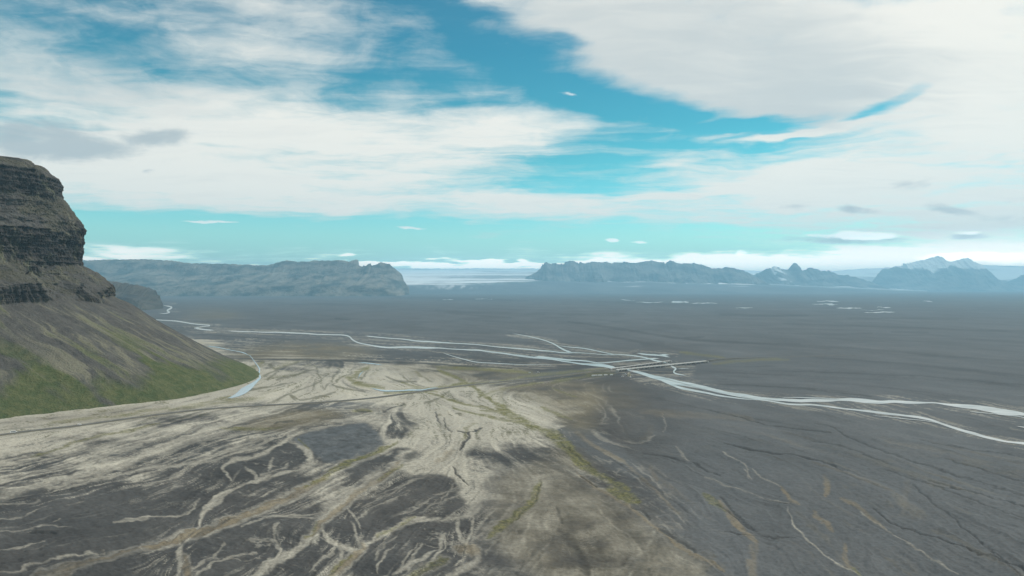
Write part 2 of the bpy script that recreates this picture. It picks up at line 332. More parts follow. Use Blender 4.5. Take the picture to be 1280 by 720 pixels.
st('G', 4, [(210, 512), (260, 505), (300, 500), (330, 497)], 2, .5); st('G', 2.5, [(240, 506), (270, 500), (300, 493)], 1.4, .6)
st('G', 2.5, [(60, 528), (110, 524), (160, 518), (210, 510)], 2, .6); st('G', 2, [(40, 572), (75, 560), (100, 550), (150, 540), (200, 530)], 1.4, .75)
st('G', 3, [(275, 535), (310, 537), (350, 534)], 1.4, .8); st('G', 2, [(440, 513), (455, 512), (465, 514)], 1.2, .9)
st('G', 5.5, [(880, 616), (895, 628), (905, 638)], 2, .6); st('G', 3, [(330, 452), (312, 462), (306, 470)], 2, .8)
st('G', 3, [(1065, 710), (1075, 722)], 2, .7)
st('G', 3, [(595, 428 + 100), (585, 533), (580, 545), (572, 555)], 1.2, .5)
# dark channels, drains and dark bands
st('D', 1.4, [(572, 538), (582, 542), (592, 538), (602, 534)], .8, .9); st('D', 3.2, [(586, 540), (584, 549), (578, 556), (574, 562)], 1.2, .8)
st('D', 1.5, [(566, 584), (572, 594), (584, 605)], .8, .8); st('D', 1.2, [(546, 514), (547, 524), (550, 530)], .8, .7); st('D', 1.2, [(555, 522), (556, 533), (566, 540)], .8, .6)
st('D', 1.2, [(960, 531), (997, 535), (1040, 542)], .8, .7)
st('D', 1.6, [(1020, 529), (1042, 535), (1057, 546), (1085, 557), (1135, 574), (1185, 590), (1235, 606), (1280, 620), (1340, 640), (1500, 690)], .8, .6)
st('D', 1.3, [(905, 553), (930, 559), (960, 565), (1000, 570), (1030, 578), (1052, 588)], .8, .8); st('D', 1.2, [(900, 480), (960, 483), (1022, 487), (1090, 496)], .8, .7)
st('D', 1.0, [(960, 463), (1095, 468), (1185, 472), (1280, 482), (1400, 490)], .7, .6); st('D', 1.3, [(1142, 607), (1160, 622), (1189, 646), (1220, 673), (1250, 698), (1285, 725)], 1, .6)
st('D', 1.2, [(1160, 600), (1210, 615), (1280, 632), (1400, 660)], .8, .7); st('D', 1.2, [(1090, 636), (1110, 650), (1130, 658), (1190, 678), (1290, 715)], 1, .8)
st('D', 1.2, [(802, 565), (830, 571), (855, 575)], .8, .8); st('D', 1.6, [(865, 577), (880, 586), (900, 594)], .8, .8); st('D', 1.2, [(880, 511), (920, 520), (960, 531)], .8, .8)
st('D', 1.3, [(815, 497), (850, 504), (880, 511)], .8, .4); st('D', 1.2, [(1000, 546), (1060, 560), (1110, 580)], .8, .5); st('D', 1.1, [(1080, 505), (1150, 530), (1280, 548)], .7, .3)
st('D', 1.2, [(1150, 550), (1200, 560), (1280, 570)], .8, .6); st('D', 1.2, [(1180, 572), (1230, 588), (1290, 604)], .8, .55); st('D', 1.2, [(1100, 585), (1150, 600), (1220, 628), (1290, 652)], .8, .5)
st('D', 1.3, [(895, 628), (930, 655), (945, 663)], .8, .6); st('D', 1.3, [(905, 667), (960, 670), (1000, 673)], .8, .7); st('D', 1, [(955, 622), (975, 628), (990, 629)], .8, .6)
st('D', 1.5, [(726, 595), (733, 602), (745, 608)], .9, .9); st('D', 2, [(790, 636), (805, 640), (812, 650)], 1.5, .6); st('D', 2.4, [(825, 664), (845, 674), (870, 690)], 1.5, .6)
st('D', 1.5, [(286, 468), (300, 449), (350, 449.3), (430, 450.5), (500, 453), (560, 456), (640, 461)][1:], .8, .8); st('D', 1.2, [(235, 419), (260, 418), (300, 421), (340, 424), (380, 425)], .8, .6)
st('D', 2, [(1000, 500 - 70), (900, 428), (830, 421), (790, 413), (740, 406), (710, 402)], 1.2, .5)
st('D', 1.6, [(560, 391), (600, 395), (640, 397)], 1, .4); st('D', 1.4, [(418, 398), (437, 400)], .8, .7); st('D', 2.5, [(625, 452), (662, 453.5)], 1, .7)
st('D', 3, [(845, 455), (870, 454.5), (890, 451)], 1, .8); st('D', 2.5, [(800, 462), (830, 466), (850, 464)], 1.5, .5); st('D', 5, [(805, 432), (830, 430)], 3, .3)  # first stroke: dark band along the bridge's far end
st('D', 2, [(855, 422), (880, 421.5)], 1, .5); st('D', 3, [(700, 393), (740, 394), (780, 392)], 2, .3)
st('D', 2, [(365, 526), (350, 527), (343, 529)], 1, .8); st('D', 1.8, [(443, 512), (450, 513.5), (463, 514)], 1, .8)
st('D', 1.4, [(300, 530), (280, 535)], 1, .4)
st('D', 3, [(520, 567), (505, 572)], 3, .6); st('D', 1.2, [(33, 693 - 26), (45, 666), (70, 665)], .8, .8)
st('D', 7, [(700, 665), (722, 690), (735, 718)], 5, .55); st('D', 3, [(695, 635), (702, 655)], 2, .5); st('D', 5, [(675, 600), (700, 595), (725, 603)], 3, .3)
st('D', 1.5, [(470, 517), (490, 510), (505, 504)], .8, .7)
for a in ([(365, 381), (400, 380), (450, 381), (480, 383)], [(480, 372), (560, 373), (660, 376)], [(545, 388), (600, 391), (680, 393)], [(900, 393), (960, 395), (1010, 394)], [(1060, 398), (1130, 397), (1200, 399)],
          [(960, 416), (1020, 418), (1090, 417)], [(1115, 415), (1160, 416)], [(730, 376), (830, 381), (920, 382)], [(980, 405), (1060, 407), (1180, 412), (1290, 414)], [(700, 412), (760, 420), (815, 430)], [(1000, 432), (1080, 436), (1200, 447), (1290, 452)],
          [(1020, 447), (1100, 452), (1200, 462), (1290, 470)], [(880, 425), (960, 430), (1040, 436)]):
    st('D', 1.6, a, 1.6, .42)
# delta drains in the pale fan
for a in ([(335, 455), (350, 463), (335, 475)], [(395, 458), (398, 470), (402, 476), (385, 482), (355, 497), (335, 503)], [(392, 462), (365, 470), (345, 475)],
          [(440, 465), (425, 473), (412, 482), (440, 487), (455, 490)], [(300, 490), (330, 485), (365, 478)], [(420, 490), (405, 495), (375, 500)], [(370, 500), (362, 493), (375, 500)],
          [(425, 455), (420, 470), (405, 485)], [(460, 463), (452, 475)], [(500, 468), (515, 480), (530, 484)], [(520, 465), (540, 478)], [(375, 452), (350, 460), (330, 470)],
          [(480, 470), (500, 478), (520, 476)], [(560, 490), (545, 500), (530, 505)]):
    st('M', 1.5, a, 1.0, .7)
# blue-grey tone for damp sand, pond, right and far plain
def poly(pts):
    pts = np.array(pts, float)
    inside = np.zeros(px.shape, bool); j = len(pts) - 1
    ylo, yhi = pts[:, 1].min(), pts[:, 1].max()
    for i in range(len(pts)):
        xi, yi = pts[i]; xj, yj = pts[j]
        if yi != yj:
            c = ((yi > wpy) != (yj > wpy)) & (wpx < (xj - xi) * (wpy - yi) / (yj - yi) + xi); inside ^= c
        j = i
    return inside
def blur(m, sx, sy):
    m = m.astype(np.float32)
    for ax, s in ((1, sx), (0, sy)):
        k = np.exp(-.5 * (np.arange(-3 * s, 3 * s + 1) / s) ** 2); k /= k.sum()
        p = len(k) // 2
        w = [(0, 0), (0, 0)]; w[ax] = (p, p); q = np.pad(m, w, 'edge'); acc = 0
        for i, kk in enumerate(k):
            sl = [slice(None)] * 2; sl[ax] = slice(i, i + m.shape[ax]); acc = acc + kk * q[tuple(sl)]
        m = acc
    return m
asp = np.clip(fs / F * 2.2, .12, 1)
n1 = fbm(qx / 26, qy / 26, 3, 4, .6); n2 = fbm(qx / 26, qy / 26, 31, 4, .6)
nf1 = fbm(qx / 7, qy / 7, 5, 3, .6); nf2 = fbm(qx / 7, qy / 7, 37, 3, .6)
wpx = px + n1 * 1.5 + nf1 * .22; wpy = py + (n2 * 2.0 + nf2 * .35) * asp
Lm = {k: np.zeros(px.shape, np.float32) for k in 'SOGDMB'}
tang = []
X0, Y0 = px[0, 0], py[0, 0]
for k, w, pts, soft, a, j in S:
    pts = np.array(pts, float)
    # smooth the line
    for _ in range(2):
        if len(pts) > 2:
            q = [pts[0]]
            for i in range(len(pts) - 1): q += [pts[i] * .75 + pts[i + 1] * .25, pts[i] * .25 + pts[i + 1] * .75]
            q.append(pts[-1]); pts = np.array(q)
    m = w + soft * 2 + 14
    c0, c1 = [int(np.clip((v - X0) / 1.2, 0, NC)) for v in (pts[:, 0].min() - m, pts[:, 0].max() + m)]
    q0, q1 = [int(np.clip((v - Y0) / RS, 0, len(ROWS))) for v in (pts[:, 1].min() - m, pts[:, 1].max() + m)]
    if c1 <= c0 or q1 <= q0: continue
    sl = (slice(q0, q1), slice(c0, c1)); gx, gy = wpx[sl], wpy[sl]; best = np.full(gx.shape, 1e9); tt = np.zeros(gx.shape)
    L = np.r_[0, np.cumsum(np.hypot(*np.diff(pts, axis=0).T))]
    for i in range(len(pts) - 1):
        p, e = pts[i], pts[i + 1] - pts[i]; ee = e @ e + 1e-9
        t = np.clip(((gx - p[0]) * e[0] + (gy - p[1]) * e[1]) / ee, 0, 1)
        dd = np.hypot(gx - p[0] - t * e[0], gy - p[1] - t * e[1]); u = dd < best
        best = np.where(u, dd, best); tt = np.where(u, (L[i] + t * (L[i + 1] - L[i])) / L[-1], tt)
        tang.append((p[0] + e[0] / 2, p[1] + e[1] / 2, e[0], e[1]))
    hw = w / 2 * (1 + .15 * nf1[sl] + .28 * n1[sl]) * (.35 + .65 * np.minimum(1, 5 * np.minimum(tt + .04, 1.04 - tt)))
    v = a * (1 - ss(best, hw - soft * .5, hw + soft)); v = v * (.8 + .2 * np.clip(1 + nf2[sl], 0, 1))
    Lm[k][sl] = np.maximum(Lm[k][sl], v)
    if k in 'OG' and w >= 4 and pts[:, 0].mean() < 700 and pts[:, 1].mean() > 540:
        Lm['S'][sl] = np.maximum(Lm['S'][sl], .62 * a * np.exp(-((best - hw - 2.2) / 2.0) ** 2) * (best > hw * .5))
# flow direction field in the noise space (double-angle average of stroke directions plus guides)
for g in [(0, 560, 10, -2.2), (80, 600, 10, -2.4), (160, 640, 10, -3), (60, 690, 10, -3), (0, 530, 10, -1), (200, 540, 10, -3.5), (320, 560, 10, -4), (450, 640, 7, -5), (360, 640, 9, -4.5),
          (560, 500, 6, 1.5), (620, 550, 8, 4), (660, 580, 8, 5), (640, 620, 3, 6), (680, 660, 3, 7), (720, 680, 5, 8), (760, 660, 6, 6), (540, 540, -4, 4), (530, 610, 8, -5), (520, 690, 7, -8),
          (900, 460, 10, .6), (1100, 440, 10, .6), (1000, 400, 10, .2), (700, 400, 10, .3), (1200, 580, 10, 3.6), (1100, 680, 10, 6), (900, 700, 6, 6), (860, 540, 10, 2.5), (760, 520, 6, 4), (700, 510, 10, 3),
          (450, 500, 10, -2), (380, 470, 10, -2.5), (340, 520, 10, -1.5), (-200, 600, 10, -2), (1400, 560, 10, 3), (600, 800, 4, 9), (200, 800, 10, -6), (1000, 800, 8, 7), (600, 420, 10, .4), (250, 400, 10, .8)]:
    for _ in range(6): tang.append(g)
T = np.array(tang); cy = slice(0, None, 12); cx = slice(0, None, 12)
gx, gy = qx[cy, cx], qy[cy, cx]
sqx, sqy = T[:, 0], F * np.log(np.maximum(T[:, 1] - HY, 3)); ddx = T[:, 2]; ddy = T[:, 3] * F / np.maximum(T[:, 1] - HY, 3)
an = 2 * np.arctan2(ddy, ddx); num = np.zeros(gx.shape); nu2 = np.zeros(gx.shape)
for i in range(len(T)):
    w = 1 / (((gx - sqx[i]) ** 2 + (gy - sqy[i]) ** 2) + 400) ** 1.6; num += w * np.cos(an[i]); nu2 += w * np.sin(an[i])
ang = np.arctan2(nu2, num) / 2
def upsample(a):
    fy = np.linspace(0, a.shape[0] - 1, px.shape[0]) * (a.shape[0] > 1); fx = np.linspace(0, a.shape[1] - 1, px.shape[1])
    fy = np.minimum(np.arange(px.shape[0]) / 12, a.shape[0] - 1.001); fx = np.minimum(np.arange(px.shape[1]) / 12, a.shape[1] - 1.001)
    iy = fy.astype(int); ix = fx.astype(int); ty = (fy - iy)[:, None]; tx = (fx - ix)[None]
    iy1 = np.minimum(iy + 1, a.shape[0] - 1); ix1 = np.minimum(ix + 1, a.shape[1] - 1)
    return (a[iy][:, ix] * (1 - tx) + a[iy][:, ix1] * tx) * (1 - ty) + (a[iy1][:, ix] * (1 - tx) + a[iy1][:, ix1] * tx) * ty
c2, s2 = upsample(np.cos(2 * ang)), upsample(np.sin(2 * ang))
ang = np.arctan2(s2, c2) / 2 + n1 * .16 + nf1 * .06
vx = np.cos(ang); vy = np.sin(ang) * fs / F      # px per unit of q
sp = 1 / np.maximum(np.sqrt(vx ** 2 + vy ** 2), .35)
def lic(src, steps, h):
    acc = src.copy(); tot = 1.0
    for sgn in (1, -1):
        gy_, gx_ = np.meshgrid(np.arange(px.shape[0], dtype=np.float32), np.arange(px.shape[1], dtype=np.float32), indexing='ij')
        dx0 = vx * sp * h / 1.2 * sgn; dy0 = vy * sp * h / RS * sgn; lx, ly = dx0, dy0
        for i in range(steps):
            gx_ += lx; gy_ += ly
            iy = np.clip(gy_ + .5, 0, px.shape[0] - 1).astype(np.int32); ix = np.clip(gx_ + .5, 0, px.shape[1] - 1).astype(np.int32)
            w = 1 - i / steps; acc += w * src[iy, ix]; tot += w
            nx, ny = dx0[iy, ix] , dy0[iy, ix]; f = np.sign(nx * lx + ny * ly); f[f == 0] = 1; lx, ly = nx * f, ny * f
    acc /= tot; loc = blur(acc[::4, ::4], 14, 14); 
    return acc / acc.std()
white = blur(rng.normal(size=px.shape), 1, 1)
# keep the grain size constant on screen near, finer far
L1 = lic(white, 26, 1.4)                                      # fine threads
L2 = lic(fbm(qx / 4.5, qy / 4.5, 71, 2, .7).astype(np.float32), 30, 2.2)   # wider bands
L3 = lic(fbm(qx / 18, qy / 18, 91, 2, .7).astype(np.float32), 30, 4.0) # broad bands
# pale-silt cover painted coarsely (columns every 80 px)
CY = [361, 400, 418, 428, 440, 452, 468, 490, 510, 530, 560, 580, 610, 650, 700, 780, 900]
CV = [[.0] * 17, [0] * 17, [0, 0, .1, .35, .1] + [0] * 12, [0, 0, .4, .6, .35, .1] + [0] * 11, [0, 0, .5, .75, .40, .25, .05] + [0] * 10,
      [.3, .3, .5, .6, .55, .5, .35, .35, .2, .02] + [0] * 7,
      [.4, .4, .5, .75, .85, .80, .78, .60, .38, .16, .02] + [0] * 6,
      [.6, .6, .6, .82, .9, .88, .82, .85, .62, .28, .05] + [0] * 6,
      [.7, .7, .7, .72, .62, .42, .60, .95, .85, .42, .06] + [0] * 6,
      [.86, .84, .74, .60, .46, .32, .55, 1, .95, .32, .05] + [0] * 6,
      [.84, .76, .64, .54, .46, .30, .62, .95, .72, .42, .10, .03] + [0] * 5,
      [.58, .52, .46, .36, .36, .46, .60, .90, .62, .46, .16, .05] + [0] * 5,
      [.22, .20, .14, .14, .28, .52, .46, .58, .52, .40, .24, .06, .02] + [0] * 4,
      [.10, .06, .03, .14, .36, .44, .34, .42, .42, .36, .28, .12, .04, .04, .02, 0, 0],
      [.08, .04, .08, .28, .36, .40, .26, .30, .36, .30, .26, .10, .03, .05, .03, 0, 0],
      [.06, .04, .1, .28, .36, .36, .26, .30, .36, .30, .26, .10, .03, .05, .03, 0, 0], [.06, .04, .1, .28, .36, .36, .26, .30, .36, .30, .26, .10, .03, .05, .03, 0, 0]]
CV = np.array(CV); rowi = np.interp(py[:, 0], CY, np.arange(len(CY))); coli = np.clip((px[0] + n1[0] * 0) / 80, 0, 15.999)
i0 = np.minimum(rowi.astype(int), len(CY) - 2); f0 = (rowi - i0)[:, None]; j0 = coli.astype(int); g0 = (coli - j0)[None]
f0 = f0 * f0 * (3 - 2 * f0) * .5 + f0 * .5
cov = (CV[i0][:, j0] * (1 - g0) + CV[i0][:, j0 + 1] * g0) * (1 - f0) + (CV[i0 + 1][:, j0] * (1 - g0) + CV[i0 + 1][:, j0 + 1] * g0) * f0
cov0 = cov.copy()
for amt, sx, sy, pts in (
    (-.30, 8, 6, [(474, 640), (468, 612), (500, 600), (535, 594), (562, 588), (572, 602), (586, 640), (545, 646), (505, 652)]),
    (-.40, 4, 3, [(492, 562), (515, 557), (530, 566), (515, 578), (495, 578)]), (-.30, 5, 4, [(480, 520), (500, 512), (515, 530), (505, 548), (488, 545)]),
    (-.30, 7, 5, [(600, 598), (635, 592), (645, 606), (625, 620), (606, 616)]), (-.22, 5, 4, [(577, 560), (600, 552), (650, 560), (690, 590), (640, 592), (600, 585)]),
    (-.33, 6, 6, [(408, 656), (440, 640), (478, 622), (502, 640), (455, 664), (430, 680), (410, 672)]), (-.33, 7, 6, [(462, 695), (495, 664), (545, 655), (562, 672), (566, 690), (525, 712), (455, 728)]),
    (-.35, 5, 4, [(280, 572), (330, 566), (362, 552), (385, 568), (388, 578), (340, 590), (300, 600), (260, 600)]), (-.30, 5, 4, [(430, 582), (470, 566), (500, 568), (480, 585), (445, 600)]),
    (-.33, 7, 6, [(250, 668), (320, 650), (390, 630), (400, 650), (360, 685), (280, 725), (240, 725)]), (-.30, 5, 4, [(330, 700), (400, 676), (420, 690), (400, 722), (320, 725)]),
    (-.30, 4, 4, [(604, 628), (640, 622), (645, 640), (610, 660), (596, 650)]), (-.30, 4, 4, [(690, 600), (730, 600), (760, 640), (740, 660), (700, 640)]),
    (.35, 5, 4, [(520, 545), (560, 530), (575, 548), (550, 566), (505, 570)]), (.35, 4, 4, [(505, 580), (560, 570), (600, 580), (605, 620), (590, 645), (578, 610), (560, 588), (510, 592)]),
    (.25, 6, 3, [(520, 505), (600, 510), (650, 535), (600, 540), (560, 530), (530, 520)]), (.22, 6, 3, [(640, 498), (690, 510), (690, 528), (650, 515)]), (-.2, 8, 3, [(140, 555), (260, 535), (340, 530), (300, 560), (180, 580)])):
    cov = np.clip(cov + amt * blur(poly(pts), sx, sy), 0, 1)
# the silt stops at the right bank of the mossy channel
bank = np.interp(wpy, [440, 470, 490, 520, 540, 556, 580, 600, 630, 662, 700, 760, 900], [520, 700, 735, 735, 700, 712, 735, 760, 795, 828, 890, 960, 1100])
cov = cov * (1 - .9 * ss(wpx, bank - 6, bank + 5))
nb = fbm(qx / 60, qy / 60, 131, 4, .6); nm = ridged(qx / 30 + n1 * .3, qy / 30 + n2 * .3, 137, 4, .6) - .66; L4 = lic(fbm(qx / 10, qy / 10, 151, 2, .6).astype(np.float32), 36, 3.0); L5 = lic(fbm(qx / 8, qy / 8, 157, 2, .6).astype(np.float32), 24, 2.2); nq = fbm(qx / 38, qy / 38, 161, 3, .6)
silt = ss(cov * 1.62 - .86 + L1 * .05 * (1.2 - cov) + L2 * (.10 + .07 * (1 - ss(px, 330, 450))) * (1.2 - cov) + L3 * .04 + nb * .20 + nm * .4 + nf1 * .02, -.28, .38)
tp_ = np.exp(-(L4 / .15) ** 2) * ss(nq, -.5, .5) * ss(cov, .03, .22) * (1 - ss(cov, .6, .9))
silt = np.maximum(silt, .72 * tp_); td_ = np.exp(-((L5 - .3) / .16) ** 2) * ss(-nq, -.4, .4) * ss(cov, .45, .75)
silt = silt * ss(cov, .0, .12)
vein = ss(ridged(qx / 24 + .5 * n1, qy / 24 + .5 * n2, 171, 2, .5), .80, .95) * ss(nb + .5 * nq, -.6, .6) * ss(cov0, .12, .35) * ss(fs, 110, 200)
silt = np.maximum(silt, .40 * vein)
silt = np.clip(silt + .26 * ss(L1 + .9 * nq + .2 * nf1, .8, 3.0) * ss(cov0, .04, .25) + .22 * ss(L2 + .8 * nq, 1.4, 2.4) * ss(cov0, .1, .3), 0, 1)
for k_ in 'SO': Lm[k_] = Lm[k_] * (1 - ss(-(L1 * .12 + L2 * .25), .1, .8) * (1 - Lm[k_]) * .8)
silt = np.clip(silt + .10 * ss(L1, 1.0, 3.0) * ss(fs, 60, 140) * (cov > .005), 0, 1)
silt = np.maximum(silt, Lm['S'] * (.82 + .10 * L1.clip(-2, 2)) * .95)
tan_ = np.zeros(px.shape, np.float32)
for pts, a in (([(470, 456), (560, 457), (670, 464), (655, 474), (600, 479), (560, 482), (530, 476), (500, 466)], .75),
               ([(600, 487), (640, 480), (700, 477), (745, 480), (760, 500), (742, 520), (735, 545), (700, 530), (668, 505), (630, 494)], .8),
               ([(290, 448), (300, 436), (360, 428), (440, 432), (475, 440), (440, 449)], .8), ([(230, 390), (262, 386), (300, 391), (300, 398), (240, 398)], .55),
               ([(290, 536), (330, 522), (360, 512), (420, 512), (432, 522), (390, 530), (350, 537)], .85), ([(420, 512), (470, 508), (480, 518), (440, 518)], .6),
               ([(620, 600), (680, 570), (740, 610), (800, 650), (850, 690), (900, 730), (700, 740), (620, 680)], .45), ([(800, 670), (840, 675), (900, 720), (780, 730)], .5),
               ([(740, 470), (790, 485), (800, 510), (760, 520)], .25), ([(680, 555), (720, 560), (740, 590), (700, 585)], .6), ([(60, 518), (200, 505), (250, 512), (120, 530), (0, 535), (0, 528)], .6)):
    tan_ = np.maximum(tan_, blur(poly(pts), 9, 5) * a * np.clip(1 + .3 * nb + .25 * nq, 0, 1.15))
cool_grey = blur(poly([(362, 549), (390, 539), (455, 527), (470, 539), (480, 553), (470, 561), (440, 573), (415, 580), (398, 570), (385, 560)]), 2, 1.5)
cool_grey = np.maximum(cool_grey, .55 * blur(poly([(370, 510), (440, 500), (480, 505), (475, 516), (440, 520), (420, 512)]), 4, 3))
cool_grey = np.maximum(cool_grey, .5 * blur(poly([(640, 470), (700, 462), (760, 458), (700, 472), (640, 480), (560, 485)]), 4, 3))
cool_grey = np.maximum(cool_grey, .5 * blur(poly([(670, 530), (740, 535), (830, 600), (790, 600), (720, 560)]), 5, 4))
cool_grey = np.maximum(cool_grey, .65 * ss(px, 740, 900)); cool_grey = np.maximum(cool_grey, .7 * (1 - ss(fs, 60, 110)))  # lighter, cooler grey towards the right and with distance
pondm = blur(poly([(362, 549), (390, 539), (455, 527), (470, 539), (480, 553), (470, 561), (440, 573), (415, 580), (398, 570), (385, 560)]), 2, 1.5)
silt = silt * (1 - .93 * blur(poly([(362, 549), (390, 539), (455, 527), (470, 539), (480, 553), (470, 561), (440, 573), (415, 580), (398, 570), (385, 560)]), 2, 1.5) * (1 - .35 * ss(L2, .9, 2.0) * (px > 395)))
hump = blur(poly([(600, 600), (690, 562), (760, 612), (832, 668), (905, 730), (600, 740), (590, 660)]), 12, 8)
silt = silt * (1 - .6 * hump) + .17 * hump * np.clip(.8 + .9 * nb + .5 * nq + .12 * L3, 0, 2.4)
silt = silt * (1 - .55 * tan_) * (1 - .9 * Lm['M']) * (1 - .85 * Lm['D'])
silt = silt * (1 - .7 * td_)
moss = np.clip(.5 * td_ * (fs < 190) + Lm['G'] * (.85 + .2 * nf2) + .35 * Lm['M'] + .25 * ss(L2 + n1, 1.2, 2.6) * ss(cov, .3, .6) * (fs < 160), 0, 1)
ochre = Lm['O'] * np.clip(.85 + .2 * L1, 0, 1)
tan_ = np.maximum(tan_, .22 * ss(L4 + .8 * nq, 1.0, 2.4) * ss(px, 740, 820) * ss(fs, 150, 230))
ochre = np.maximum(ochre, .25 * ss(L3 + .6 * L2, 1.8, 3.2) * ss(px, 740, 820) * ss(fs, 120, 200))
dark = np.clip(np.maximum(Lm['D'], .42 * ss(L2 + .3 * L1 + .4 * nq, .9, 2.6) * ss(px, 700, 820) * ss(fs, 45, 120)), 0, 1)
dark = np.maximum(dark, .4 * ss(-L1 - .4 * nf1, 2.2, 3.4) * (cov > .2))
dark = np.clip(dark + pondm * (.42 + .25 * nf1 - .3 * ss(L2 + nf2 * .6, .7, 1.8)), 0, 1)
# shrubs in dark specks along mossy channels
speck = (ss(vn(qx / 2.2, qy / 2.2, 401), .55, .8) * np.maximum(Lm['G'], Lm['O'] * .6) * (Lm['G'] + Lm['O'] > .35) * ss(fs, 120, 190))
dark = np.clip(np.maximum(dark, speck), 0, 1)

